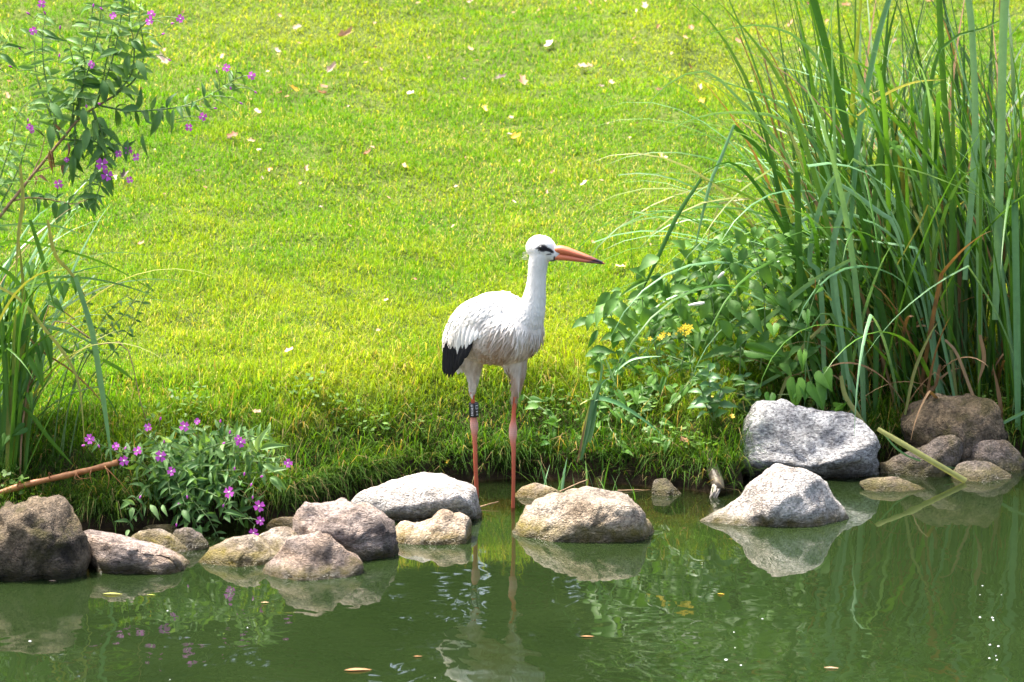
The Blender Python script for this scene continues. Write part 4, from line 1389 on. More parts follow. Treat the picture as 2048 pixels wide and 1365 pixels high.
# ------------------------------------------------------------------ low willowherb bush over the stones
YB = -0.20
bb = G(345, 985)
bush = empty('willowherb_bush', bb, label='low bushy willowherb with bright magenta flowers hanging over the pond stones', cat='plant')
tips = [(180, 880, .0), (235, 905, -.02), (300, 870, .05), (330, 905, -.12), (370, 855, .06), (395, 845, .1), (425, 880, -.02), (470, 880, .03), (500, 890, .02), (530, 880, .05), (575, 925, .0), (560, 890, .05), (545, 945, -.05),
        (520, 1010, -.12), (510, 1050, -.12), (475, 985, -.15), (440, 1080, -.14), (410, 1085, -.15), (385, 1080, -.14), (400, 1030, -.17), (340, 990, -.16), (270, 1000, -.1), (255, 1050, -.1), (350, 935, -.15), (440, 930, -.14), (300, 940, -.12), (480, 940, -.14), (395, 960, -.2), (450, 1000, -.2), (500, 970, -.16), (370, 1010, -.2),
        (420, 1040, -.2), (330, 880, .0), (450, 850, .08), (410, 905, -.05), (390, 920, -.12), (470, 1040, -.18)]
tips += [(rng.uniform(270, 560), rng.uniform(850, 925), rng.uniform(-.1, .1)) for _ in range(16)]
bnodes = []
for (u, v, dy) in tips:
    t_ = P(u, v, YB + dy)
    m_ = bb.lerp(t_, 0.5) + Vector((0, -0.03, 0.05)) + R3(0.02)
    pts = [bb + R3(0.03), m_, t_]
    bnodes += catmull(pts, 10)[4:]
    obj('stem', tube('stem', pts, .0032, .0014, 12, 5, .001), M['stem_green'], bush)
    stem_leaves(bush, pts, T_WIL + T_WILL * (2 if v < 930 else 0), 0.03, (0.06, 0.095), 0.29, 0.35, 0.3, 24)
for (u1, v1, u2, v2, w) in [(515, 905, 530, 855, 15), (520, 900, 565, 885, 14), (525, 930, 565, 945, 13), (535, 945, 570, 935, 12), (540, 955, 570, 972, 13), (540, 955, 562, 980, 12), (385, 1055, 388, 1098, 13), (400, 1050, 400, 1085, 12), (440, 1075, 455, 1095, 11), (425, 1080, 428, 1105, 11),
                            (420, 1075, 412, 1102, 9), (375, 1060, 345, 1075, 12), (365, 1020, 380, 1045, 14), (262, 1000, 240, 1018, 11), (270, 1010, 245, 1000, 9), (265, 1015, 262, 1040, 11), (258, 1060, 252, 1075, 8), (450, 1030, 460, 1045, 12), (445, 1025, 485, 1026, 10), (300, 1010, 318, 1036, 12), (325, 1010, 332, 1030, 9)]:
    put_leaf(bush, T_WILL if v1 < 960 or u1 < 330 else T_WIL, P(u1, v1, YB - .17), P(u2, v2, YB - .21), w / 560, Vector((rng.uniform(-.4, .4), -.8, .5)))
for (u, v, s_) in [(179, 879, 9), (369, 853, 9), (275, 902, 8), (321, 913, 10), (248, 922, 9), (343, 943, 8), (458, 985, 10), (518, 1013, 10), (521, 1042, 8), (507, 1067, 9), (481, 885, 9), (576, 927, 8), (476, 878, 7), (395, 843, 6), (232, 893, 7), (296, 855, 7)]:
    stalks(bush, bnodes, [P(u, v, YB - .218)])
    flower(bush, P(u, v, YB - .22), (rng.uniform(-.5, .5), -1, rng.uniform(0, .5)), s_ * 1.1 / 560)
for (u, v, dx, dz) in [(172, 891, -1, 0), (195, 888, .5, -.8), (254, 893, -.5, -.5), (320, 842, .3, 1), (440, 847, .2, 1), (459, 869, .2, 1), (470, 932, -.1, -1), (490, 943, -.2, -1), (505, 965, -.4, -.8), (449, 1007, -.5, -1), (506, 990, -.1, -1), (362, 1010, -.4, .3), (354, 1045, -.2, -1), (283, 990, -.3, -.5), (374, 989, .1, -1), (520, 955, .5, .3), (328, 888, .1, 1), (452, 885, -.6, -.2)]:
    bud(bush, P(u, v, YB - .2), (dx, -.4, dz), .014)

# ------------------------------------------------------------------ sedge blades


def blade_path(p0, az, el, L, bend, pw=1.6, n=15, kink=None, sway=0.0):
    pts = [Vector(p0)]
    for i in range(n - 1):
        s_ = (i + 0.5) / (n - 1)
        e = el - bend * s_ ** pw
        if kink and s_ > kink[0]:
            e -= kink[1]
        a = az + sway * s_
        pts.append(pts[-1] + Vector((math.cos(a) * math.cos(e), math.sin(a) * math.cos(e), math.sin(e))) * (L / (n - 1)))
    return pts


def blade_w(w, n, cut=False):
    if cut:
        return [w * (0.75 + 0.25 * min(1, i / 4)) for i in range(n)]
    return [w * (0.7 + 0.3 * min(1, i / 4)) * min(1, (n - 1 - i) / (n * 0.42) + 0.02) ** 0.8 for i in range(n)]


def sedge_blade(parent, path, w, mat, az, cut=False, tw=None, name='blade'):
    side = Vector((-math.sin(az), math.cos(az), 0)) + R3(0.35)
    return obj(name, ribbon(name, path, blade_w(w, len(path), cut), side, 0.22, rng.uniform(-.6, .6) if tw is None else tw), mat, parent)


def hero(parent, px, Y, w, mat, cut=False, dy=0.0, n=16, side=(1, 0, 0.1), straight=False, name='blade'):
    pts = [P(u, v, Y + dy * j / (len(px) - 1)) for j, (u, v) in enumerate(px)]
    path = catmull(pts, n)
    return obj(name, ribbon(name, path, blade_w(w, n, cut), Vector(side), 0.28, 0.0), mat, parent)


def clump(root, xr, yr, n, Lr, wr, azf, elr, bendr, matf, zdrop=0.0):
    for i in range(n):
        x = rng.uniform(*xr); y = rng.uniform(*yr)
        z = gz(x, y) - 0.02
        az = azf()
        L = rng.uniform(*Lr)
        el = rng.uniform(*elr)
        kk = (rng.uniform(.45, .8), rng.uniform(.5, 1.6)) if rng.random() < 0.13 else None
        path = blade_path((x, y, z), az, el, L, rng.uniform(*bendr), rng.uniform(1.3, 2.4), 15, kk, rng.uniform(-.3, .3))
        sedge_blade(root, path, rng.uniform(*wr), matf(), az, cut=rng.random() < .1)


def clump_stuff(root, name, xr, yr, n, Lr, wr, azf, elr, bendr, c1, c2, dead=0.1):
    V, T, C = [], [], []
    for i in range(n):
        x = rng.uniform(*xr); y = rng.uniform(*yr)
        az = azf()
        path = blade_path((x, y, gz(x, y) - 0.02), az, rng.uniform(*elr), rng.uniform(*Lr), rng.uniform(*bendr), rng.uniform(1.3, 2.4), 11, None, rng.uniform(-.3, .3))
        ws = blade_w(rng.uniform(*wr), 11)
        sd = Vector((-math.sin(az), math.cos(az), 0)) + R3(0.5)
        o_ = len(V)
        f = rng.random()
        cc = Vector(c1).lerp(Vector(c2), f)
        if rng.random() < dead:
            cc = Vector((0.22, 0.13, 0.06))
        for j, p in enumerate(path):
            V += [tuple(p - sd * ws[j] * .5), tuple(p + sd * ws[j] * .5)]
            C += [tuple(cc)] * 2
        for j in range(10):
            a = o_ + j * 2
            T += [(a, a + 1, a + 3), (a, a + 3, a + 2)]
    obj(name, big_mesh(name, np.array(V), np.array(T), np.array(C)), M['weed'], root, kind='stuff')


def az_mix(center, spread):
    return lambda: rng.gauss(center, spread)


def sedge_pick():
    r = rng.random()
    return M['sedge'] if r < .66 else M['sedge_pale'] if r < .955 else M['sedge_yellow'] if r < .985 else M['sedge_dead']


cb = G(1870, 840)
sed = empty('sedge_clump', cb, label='tall dense clump of green sedge behind the grey and brown boulders', cat='sedge', group='sedge clumps on the bank')
x0, x1 = P(1640, 850, cb.y).x, P(2120, 850, cb.y).x
clump(sed, (x0, x1), (cb.y - .12, cb.y + .55), 165, (0.9, 1.75), (.013, .024), az_mix(3.3, 1.3), (1.25, 1.56), (.2, 1.5), sedge_pick)
clump(sed, (x0 - .05, x1 - .3), (cb.y - .05, cb.y + .5), 95, (1.0, 1.7), (.012, .019), az_mix(3.2, .5), (0.95, 1.4), (1.3, 2.7), lambda: M['sedge_pale'] if rng.random() < .45 else M['sedge'])
clump(sed, (x0, x1), (cb.y - .15, cb.y + .3), 60, (0.2, 0.7), (.008, .016), az_mix(-1.6, 1.4), (.9, 1.5), (.6, 2.2), lambda: M['sedge_dead'])
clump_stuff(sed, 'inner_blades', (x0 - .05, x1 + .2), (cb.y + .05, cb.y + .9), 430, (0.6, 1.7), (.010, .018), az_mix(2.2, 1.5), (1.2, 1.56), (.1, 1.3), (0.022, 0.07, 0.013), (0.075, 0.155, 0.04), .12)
ZR = cb.y - 0.15
# blades one can follow singly in the clump
HB = [([(1650, 800), (1640, 560), (1618, 520), (1645, 396), (1677, 346)], 10, 'sedge_pale', 1), ([(1690, 760), (1664, 520), (1695, 385)], 12, 'sedge_pale', 1), ([(1675, 366), (1710, 388), (1745, 415), (1770, 432), (1783, 442), (1801, 487), (1808, 545)], 9, 'sedge_pale', 0),
      ([(1690, 800), (1680, 660), (1655, 624), (1630, 640), (1614, 690), (1609, 792), (1609, 852)], 12, 'sedge_pale', 0), ([(1700, 780), (1675, 600), (1670, 545), (1685, 560), (1692, 620), (1697, 662), (1736, 694)], 8, 'sedge_pale', 0),
      ([(1700, 520), (1620, 566), (1540, 632), (1450, 711)], 11, 'sedge_pale', 1), ([(1450, 711), (1410, 732), (1350, 741)], 6, 'sedge', 0), ([(1640, 690), (1590, 730), (1520, 770), (1470, 800)], 9, 'sedge_pale', 1),
      ([(1660, 640), (1610, 690), (1580, 745), (1557, 800), (1542, 852)], 8, 'sedge_yellow', 0), ([(1543, 850), (1552, 880), (1566, 910)], 3, 'sedge_dead', 0), ([(1582, 832), (1545, 852), (1510, 874), (1478, 900)], 6, 'sedge_yellow', 0),
      ([(1640, 780), (1605, 640), (1598, 500), (1594, 345)], 13, 'sedge', 1), ([(1960, 700), (1958, 480), (1962, 360), (1966, 280)], 12, 'sedge_pale', 1), ([(2036, 860), (2034, 640), (2030, 400)], 14, 'sedge_pale', 1),
      ([(1660, 700), (1610, 560), (1580, 481), (1545, 327), (1512, 208)], 11, 'sedge', 0), ([(1790, 760), (1735, 480), (1683, 215), (1656, 108), (1622, -20)], 15, 'sedge', 1), ([(1690, 620), (1640, 390), (1570, 180), (1490, 60), (1425, -5)], 9, 'sedge', 0),
      ([(1700, 560), (1650, 330), (1560, 210), (1480, 175), (1390, 150)], 7, 'sedge_pale', 0), ([(1740, 420), (1670, 180), (1600, 80), (1520, 50), (1430, 65), (1390, 80)], 7, 'sedge_pale', 0), ([(1680, 470), (1590, 260), (1480, 225), (1380, 240), (1300, 290)], 7, 'sedge_pale', 0),
      ([(1640, 460), (1560, 290), (1470, 190), (1410, 142), (1340, 165), (1290, 220), (1278, 270)], 6, 'sedge_pale', 0), ([(1600, 520), (1520, 380), (1460, 325), (1400, 350)], 8, 'sedge', 0), ([(1560, 430), (1480, 385), (1402, 358)], 5, 'sedge', 0),
      ([(1402, 358), (1355, 430), (1313, 520), (1285, 580), (1272, 612)], 9, 'sedge', 0), ([(1610, 420), (1530, 310), (1468, 252)], 9, 'sedge', 1), ([(1468, 250), (1440, 320), (1421, 365), (1400, 450), (1387, 512)], 7, 'sedge_pale', 0),
      ([(1720, 560), (1760, 330), (1770, 120), (1800, -20)], 12, 'sedge', 0), ([(1860, 600), (1850, 300), (1880, 100), (1960, 60), (2050, 20)], 10, 'sedge', 0), ([(1900, 700), (1905, 420), (1888, 180), (1878, -20)], 13, 'sedge', 1), ([(1990, 640), (2000, 340), (2005, 100), (2010, -20)], 17, 'sedge_pale', 1),
      ([(1930, 560), (1950, 280), (1945, 80), (1935, -20)], 13, 'sedge_pale', 1), ([(1700, 460), (1720, 260), (1755, 80), (1785, -20)], 11, 'sedge_pale', 1), ([(1780, 430), (1730, 330), (1700, 320), (1690, 340), (1760, 330), (1840, 345), (1950, 390), (2010, 430)], 8, 'sedge_pale', 0),
      ([(1715, 232), (1770, 190), (1830, 165), (1890, 160)], 6, 'sedge_yellow', 0), ([(1880, 165), (1850, 190), (1850, 260)], 6, 'sedge_pale', 0), ([(1795, 530), (1840, 450), (1860, 410), (1880, 470), (1892, 560), (1895, 650)], 8, 'sedge_yellow', 0), ([(1810, 830), (1830, 740), (1860, 670), (1880, 640)], 6, 'sedge_yellow', 0),
      ([(1682, 752), (1690, 790), (1712, 825), (1740, 860)], 9, 'sedge_yellow', 0), ([(1672, 705), (1700, 760), (1722, 830)], 9, 'sedge_pale', 0), ([(1890, 680), (1915, 710), (1950, 800), (1985, 860)], 6, 'sedge_dead', 0), ([(1960, 670), (1968, 720), (1955, 770)], 8, 'sedge_dead', 0), ([(1880, 730), (1872, 770), (1860, 790)], 7, 'sedge_dead', 0)]
for i, (px, w, m_, cut) in enumerate(HB):
    hero(sed, px, ZR - 0.05 + 0.10 * rng.random() + (0.12 if px[-1][1] < 300 else 0), (w + 1) / 560, M[m_], cut, side=(1, rng.uniform(-.5, .2), rng.uniform(0, .4)) if abs(px[-1][1] - px[0][1]) > abs(px[-1][0] - px[0][0]) * 1.3 else (.3, -.35, 1))
hero(sed, [(1755, 858), (1800, 885), (1850, 915), (1932, 963)], W(1900, 950).y - .05, 12 / 560, M['sedge_yellow'], True, dy=-.1, side=(0.5, 0, 0.9))
hero(sed, [(1760, 860), (1800, 903), (1850, 925), (1930, 940)], W(1900, 950).y - .02, 4 / 560, M['sedge_pale'], False, side=(0.5, 0, 0.9))

# nearer clump at the right edge, feet at the water
c2 = W(2085, 915)
sed2 = empty('sedge_clump', c2, label='bright green sedge stems rising from the water edge beside the dark mossy stone', cat='sedge', group='sedge clumps on the bank')
xa, xb = W(2020, 915).x, W(2110, 915).x
clump(sed2, (xa, xb), (c2.y - .05, c2.y + .1), 26, (0.9, 1.7), (.015, .024), az_mix(1.2, 1.0), (1.42, 1.56), (.05, .5), lambda: M['sedge'] if rng.random() < .7 else M['sedge_pale'])
hero(sed2, [(2110, 800), (2048, 825), (1990, 855), (1930, 890)], c2.y - .12, 7 / 560, M['sedge_pale'], False, side=(0.4, 0, 1))
hero(sed2, [(1998, 870), (2002, 830), (1996, 780), (1985, 730)], c2.y - .05, 9 / 560, M['sedge_dead'], False)

# left clump
c3 = G(5, 965)
sed3 = empty('sedge_clump', c3, label='drooping sedge clump growing over the end of the dead cane', cat='sedge', group='sedge clumps on the bank')
xa, xb = P(-190, 960, c3.y).x, P(45, 960, c3.y).x
clump(sed3, (xa, xb), (c3.y - .02, c3.y + .25), 80, (0.6, 1.25), (.009, .017), az_mix(0.3, 1.0), (1.0, 1.5), (.4, 2.0), sedge_pick)
clump(sed3, (P(0, 960, c3.y).x, P(50, 960, c3.y).x), (c3.y - .02, c3.y + .1), 34, (0.35, 0.85), (.012, .018), az_mix(0.3, 1.6), (1.35, 1.55), (.0, .4), lambda: M['sedge'])
HL = [([(-60, 560), (0, 490), (60, 487), (120, 500), (200, 525), (270, 560), (330, 600)], 10, 'sedge', 0), ([(-60, 640), (0, 595), (70, 562), (140, 555), (220, 565), (300, 590), (345, 620)], 6, 'sedge_pale', 0), ([(-40, 650), (40, 648), (100, 655), (160, 675), (212, 705)], 8, 'sedge_pale', 0),
      ([(-40, 600), (60, 575), (130, 565), (190, 570)], 7, 'sedge_pale', 0), ([(150, 555), (165, 600), (185, 670), (200, 760), (212, 840), (222, 915), (228, 950)], 12, 'sedge_pale', 0), ([(-30, 560), (40, 600), (90, 660), (130, 710), (155, 760), (165, 830), (168, 890)], 7, 'sedge_yellow', 0),
      ([(40, 970), (75, 890), (110, 820), (150, 777), (160, 780), (190, 820), (205, 838)], 8, 'sedge', 0), ([(40, 812), (62, 830), (100, 880), (150, 935)], 9, 'sedge', 0), ([(15, 960), (20, 820), (40, 700), (48, 600), (35, 450)], 12, 'sedge', 0), ([(5, 900), (12, 760), (0, 620), (-20, 500)], 12, 'sedge', 0),
      ([(30, 640), (80, 700), (140, 740), (200, 800), (225, 850)], 4, 'sedge_dead', 0), ([(-20, 455), (60, 448), (120, 455), (180, 475)], 5, 'sedge_pale', 0), ([(95, 440), (110, 510), (140, 545), (175, 600)], 8, 'sedge_yellow', 0), ([(40, 330), (45, 400), (38, 460), (30, 560)], 8, 'sedge_yellow', 0),
      ([(-20, 320), (30, 314), (80, 318), (120, 325)], 4, 'sedge_pale', 0), ([(-20, 372), (60, 362), (110, 368), (130, 385)], 4, 'sedge_pale', 0), ([(205, 720), (240, 740), (270, 763)], 8, 'sedge', 0), ([(60, 440), (85, 520), (110, 620)], 9, 'sedge', 0), ([(-30, 520), (30, 560), (70, 640), (60, 760)], 10, 'sedge', 0)]
for (px, w, m_, cut) in HL:
    hero(sed3, px, c3.y - .1 + .1 * rng.random(), w / 560, M[m_], cut, side=(0.4, -.2, .8) if abs(px[-1][0] - px[0][0]) > 150 else (1, -.2, .2))

# ------------------------------------------------------------------ bindweed and other leafy plants
def stemmy(parent, px, Y, r0=.003, r1=.0015, mat='stem_green', dy=0.0, name='stem'):
    pts = [P(u, v, Y + dy * j / (len(px) - 1)) for j, (u, v) in enumerate(px)]
    obj(name, tube(name, pts, r0, r1, 14, 6, .001), M[mat], parent)


bl = G(60, 940)
bw = empty('bindweed', bl, label='bindweed with arrow-shaped leaves twining up the drooping sedge clump', cat='plant', group='bindweed plants')
YL = bl.y - .08
stemmy(bw, [(40, 950), (45, 850), (60, 760), (85, 660), (100, 610), (150, 640)], YL, .004, .002, 'stem_brown')
stemmy(bw, [(60, 770), (85, 720), (82, 690), (120, 640), (200, 690), (245, 685), (262, 720), (278, 790), (292, 840)], YL, .003, .0015, 'stem_brown')
for (u1, v1, u2, v2, w) in [(42, 745, 30, 830, 36), (44, 750, 42, 800, 30), (68, 720, 90, 780, 28), (78, 690, 82, 725, 22), (45, 640, 30, 720, 40), (90, 670, 105, 745, 24), (100, 600, 130, 625, 24), (125, 570, 128, 600, 26), (60, 530, 62, 560, 20), (150, 555, 152, 590, 20), (48, 855, 20, 875, 22), (15, 870, 5, 895, 20), (58, 790, 65, 825, 14)]:
    put_leaf(bw, T_BIND, P(u1, v1, YL - .02), P(u2, v2, YL - .05), w / 560, Vector((rng.uniform(-.5, .5), -.8, .35)))
w2 = empty('willowherb', bl + Vector((.1, .1, 0)), label='leafy green willowherb shoots without flowers beside the drooping sedge', cat='plant')
for px in ([(120, 960), (140, 800), (190, 690), (240, 640), (285, 575)], [(130, 960), (170, 780), (240, 690), (270, 640), (290, 590), (315, 560)], [(110, 960), (150, 760), (200, 650), (230, 610), (255, 590)], [(100, 960), (120, 800), (150, 690), (175, 620), (190, 570)]):
    pts = [P(u, v, YL + .12) for u, v in px]
    obj('stem', tube('stem', pts, .0035, .0015, 14, 6), M['stem_green'], w2)
    stem_leaves(w2, pts, T_WIL, .035, (.04, .07), .3, .6, .62)

# bank-side leafy tangle at the right
gl_ = G(1290, 740)
bal = empty('broad_leaved_plant', gl_, label='broad-leaved green plant with large drooping leaves between stork and sedge', cat='plant')
YR = gl_.y - .06
for px in ([(1300, 790), (1280, 720), (1230, 650), (1215, 600)], [(1330, 790), (1310, 690), (1285, 610), (1290, 560)], [(1360, 780), (1370, 680), (1360, 600), (1340, 530)], [(1420, 780), (1430, 660), (1420, 580), (1400, 510)], [(1480, 760), (1480, 650), (1470, 560), (1440, 500)], [(1250, 800), (1220, 740), (1180, 715)], [(1520, 740), (1530, 640), (1520, 540), (1500, 480)]):
    stemmy(bal, px, YR, .0035, .0015)
BL = [(1215, 605, 1190, 640, 30), (1238, 600, 1235, 592, 20), (1237, 598, 1200, 638, 28), (1238, 603, 1265, 660, 30), (1205, 640, 1258, 662, 20), (1238, 610, 1208, 632, 20), (1195, 660, 1177, 695, 14), (1182, 702, 1225, 700, 20), (1290, 555, 1278, 535, 30), (1318, 515, 1276, 535, 34), (1345, 525, 1382, 550, 30),
      (1300, 555, 1338, 575, 24), (1300, 560, 1245, 582, 14), (1340, 585, 1382, 570, 24), (1345, 590, 1380, 600, 20), (1290, 615, 1292, 660, 34), (1305, 615, 1310, 640, 30), (1350, 615, 1385, 640, 26), (1355, 620, 1400, 660, 22), (1400, 515, 1432, 535, 26), (1385, 520, 1360, 500, 24), (1410, 500, 1440, 490, 22),
      (1370, 500, 1350, 480, 26), (1440, 500, 1470, 520, 26), (1430, 545, 1455, 575, 26), (1475, 545, 1500, 590, 28), (1460, 600, 1480, 640, 30), (1420, 600, 1400, 640, 26), (1500, 560, 1530, 600, 26), (1500, 620, 1520, 660, 28), (1440, 640, 1465, 680, 28), (1410, 650, 1390, 700, 24),
      (1530, 500, 1555, 540, 24), (1520, 530, 1545, 570, 26), (1535, 480, 1560, 500, 26), (1490, 490, 1470, 460, 26), (1555, 590, 1580, 630, 24), (1255, 600, 1300, 580, 22), (1330, 640, 1360, 660, 20), (1500, 700, 1560, 712, 40), (1470, 700, 1400, 712, 22), (1520, 690, 1575, 714, 26)]
for (u1, v1, u2, v2, w) in BL:
    put_leaf(bal, T_BROAD, P(u1, v1, YR - .02 + rng.uniform(-.06, .06)), P(u2, v2, YR - .06), w / 560 * .95, Vector((rng.uniform(-.5, .5), -.75, .6)))
for i in range(330):
    u, v = rng.uniform(1270, 1640), rng.uniform(470, 740)
    if v < 470 + (1480 - u) * .55 or v > 760:
        continue
    y = YR + rng.uniform(.02, .45)
    a = rng.uniform(0, 6.28); ln = rng.uniform(.04, .085)
    p = P(u, v, y)
    put_leaf(bal, T_BROAD + T_BIND, p, p + Vector((math.cos(a) * .8, -.35, math.sin(a) * .6 - .3)) * ln, ln * rng.uniform(.4, .6))
for i in range(300):
    t_ = rng.random()
    u = 1190 + 440 * t_ + rng.uniform(-20, 20)
    top = 600 - 150 * min(1, t_ * 1.6); bot = 720 + 25 * math.sin(t_ * 9)
    v = rng.uniform(top, bot)
    y = YR + rng.uniform(-.05, .35)
    a = rng.uniform(0, 6.28); ln = rng.uniform(.045, .09)
    p = P(u, v, y)
    if p.z < gz(p.x, p.y) + .02:
        continue
    put_leaf(bal, T_BROAD, p, p + Vector((math.cos(a) * .9, -.3, math.sin(a) * .5 - .35)) * ln, ln * rng.uniform(.38, .55), Vector((rng.uniform(-.6, .6), -.7, .7)))
# climbing leaves up inside the sedge
bw2 = empty('bindweed', G(1640, 800), label='bindweed with heart-shaped leaves spilling over the grey boulder', cat='plant', group='bindweed plants')
YQ = ZR - .22
stemmy(bw2, [(1640, 830), (1620, 760), (1610, 700), (1615, 640), (1640, 560)], YQ, .0025, .0012)
stemmy(bw2, [(1640, 800), (1590, 790), (1555, 790)], YQ, .0025, .0012)
for (u1, v1, u2, v2, w) in [(1592, 765, 1590, 826, 42), (1612, 775, 1612, 800, 34), (1645, 745, 1665, 785, 42), (1630, 770, 1648, 826, 46), (1540, 790, 1538, 822, 26), (1670, 815, 1682, 808, 22), (1680, 820, 1694, 804, 12), (1605, 705, 1605, 745, 22), (1612, 625, 1618, 658, 20), (1640, 575, 1628, 590, 18), (1545, 650, 1548, 675, 30), (1500, 700, 1570, 714, 34),
                            (1590, 780, 1585, 800, 24), (1765, 150, 1750, 180, 20), (1760, 135, 1775, 120, 16), (1800, 300, 1825, 320, 26), (1810, 260, 1790, 240, 24), (1780, 230, 1770, 262, 16), (1795, 290, 1770, 300, 24)]:
    Y_ = YQ if v1 > 500 else YQ + .45
    put_leaf(bw2, T_BIND, P(u1, v1, Y_), P(u2, v2, Y_ - .04), w / 560, Vector((rng.uniform(-.4, .4), -.9, .3)))
stemmy(bw2, [(1640, 560), (1700, 400), (1760, 220), (1765, 120)], YQ + .3, .0022, .0012, dy=.1)

# white rolled bindweed blossoms
for (u1, v1, u2, v2) in ((1377, 611, 1409, 606), (1436, 556, 1448, 545)):
    a_, b_ = P(u1, v1, YR - .1), P(u2, v2, YR - .12)
    V, F = tube_data([a_, a_.lerp(b_, .3), a_.lerp(b_, .7), b_], [.003, .0055, .0065, .004], 8)
    obj('rolled_blossom', new_mesh('rolled_blossom', V, F), M['white_petal'], bal)

# nettle-like seedlings in front of the boulder
for (cu, cv, lb, tips_) in ((1425, 852, 'upright nettle with toothed leaves beside the grey boulder', [(1416, 728, 0), (1445, 762, 0), (1400, 770, 0)]), (1490, 845, 'smaller nettle leaning against the grey boulder', [(1488, 750, 0), (1512, 778, 0), (1470, 790, 0)])):
    g_ = G(cu, cv)
    net = empty('nettle', g_, label=lb, cat='plant', group='nettles by the boulder')
    Yn = g_.y - .05
    for (tu, tv, _) in tips_:
        pts = [P(cu + rng.uniform(-8, 8), cv - 10, Yn), P((cu + tu) / 2, (cv + tv) / 2, Yn), P(tu, tv, Yn - .02)]
        obj('stem', tube('stem', pts, .003, .0018, 10, 6), M['stem_green'], net)
        stem_leaves(net, pts, T_NET, .030, (.075, .105), .42, .15, .25, 24)
# yellow loosestrife blooms
gy = G(1350, 735)
yl = empty('yellow_loosestrife', gy, label='small yellow-flowered plant low among the broad leaves', cat='plant')
YPET = new_mesh('petal', [(0.05, 0, 0), (0.5, -.26, .1), (0.5, .26, .1), (1, 0, .12)], [(0, 2, 3, 1)]); YPET.materials.append(M['yellow'])
YCEN = sphere_mesh('flower_centre', 0.2, 8, 6); YCEN.materials.append(M['yellow'])
for (u, v, s_) in [(1370, 653, 8), (1380, 655, 9), (1360, 660, 8), (1370, 668, 8), (1378, 663, 8), (1323, 674, 8), (1327, 668, 7), (1318, 677, 7), (1300, 678, 6), (1338, 669, 5), (1366, 658, 8), (1352, 668, 4)]:
    p = P(u, v, gy.y - .2)
    Mf = face_mtx(p, (rng.uniform(-.4, .4), -1, rng.uniform(.1, .7)), s_ / 560)
    f = obj('flower', YCEN, None, yl, Mf)
    for i in range(5):
        obj('petal', YPET, None, f, Mf @ Matrix.Rotation(i * 2 * math.pi / 5, 4, 'Z'))
for (tu, tv) in ((1372, 662), (1323, 676), (1300, 680)):
    stemmy(yl, [(1350 + (tu - 1350) * .5, 745), (tu - 4, (tv + 745) / 2), (tu, tv)], gy.y - .19, .002, .0012)
    stem_leaves(yl, [P(1350 + (tu - 1350) * .5, 745, gy.y - .19), P(tu, tv, gy.y - .19)], T_BROAD, .03, (.03, .05), .35, .4, .2)
# reed-like grass plant at the bank foot right of the stork
gr_ = G(1165, 905)
reed = empty('grass_plant', gr_, label='broad-bladed grass plant on the bank between stork and nettles', cat='plant')
YG = gr_.y - .06
for (px, w, m_) in [([(1160, 920), (1175, 860), (1190, 790), (1198, 765), (1175, 755), (1157, 750)], 9, 'sedge_pale'), ([(1163, 915), (1180, 850), (1195, 790), (1205, 765), (1222, 755)], 11, 'sedge_pale'), ([(1170, 890), (1185, 810), (1190, 797), (1230, 805), (1280, 835), (1330, 875)], 11, 'sedge_pale'), ([(1158, 920), (1170, 850), (1182, 800)], 6, 'sedge_yellow'),
                    ([(1155, 925), (1166, 870), (1172, 840)], 4, 'sedge_dead'), ([(1178, 885), (1184, 850), (1190, 815), (1200, 790)], 14, 'sedge_pale'), ([(1195, 800), (1180, 800), (1160, 797)], 5, 'sedge_pale'), ([(1200, 765), (1204, 735), (1200, 715)], 5, 'sedge_pale'), ([(1230, 745), (1260, 722), (1290, 715), (1325, 713)], 6, 'sedge_pale'), ([(1212, 720), (1225, 755), (1236, 780)], 5, 'sedge_pale'), ([(1160, 810), (1175, 802), (1190, 798)], 6, 'sedge_yellow')]:
    hero(reed, px, YG, w / 560, M[m_], False, side=(.8, -.3, .4))
for (u1, v1, u2, v2, w) in [(1330, 735, 1337, 755, 14), (1328, 760, 1318, 800, 12), (1268, 785, 1276, 812, 18), (1282, 775, 1285, 795, 9), (1235, 785, 1255, 815, 16), (1305, 880, 1330, 885, 14), (1335, 885, 1328, 910, 14), (1238, 825, 1255, 850, 12), (1265, 840, 1275, 853, 14)]:
    put_leaf(reed, T_BIND, P(u1, v1, YG - .03), P(u2, v2, YG - .06), w / 560)

# creeping leaves through the rough bank between the stork and the grey boulder
gc = G(1320, 850)
crp = empty('bindweed', gc, label='low bindweed creeping through the rough bank grass below the broad-leaved plant', cat='plant', group='bindweed plants')
for r_ in range(15):
    u0, v0 = (rng.uniform(1190, 1480), rng.uniform(770, 910)) if r_ < 10 else (rng.uniform(1050, 1250), rng.uniform(840, 920))
    run = [(u0, v0), (u0 + rng.uniform(-60, 60), v0 - rng.uniform(20, 60)), (u0 + rng.uniform(-90, 90), v0 - rng.uniform(40, 110))]
    pts = [G(u, v) + Vector((0, -.03, .03 + .03 * j)) for j, (u, v) in enumerate(run)]
    obj('stem', tube('stem', pts, .002, .001, 12, 5), M['stem_green'], crp)
    for q in catmull(pts, 9):
        ln = rng.uniform(.035, .065)
        dr = Vector((rng.uniform(-1, 1), -.4, rng.uniform(-.9, .3))).normalized()
        put_leaf(crp, T_BIND if rng.random() < .6 else T_BROAD, q, q + dr * ln, ln * rng.uniform(.45, .65), Vector((rng.uniform(-.5, .5), -.7, .6)))

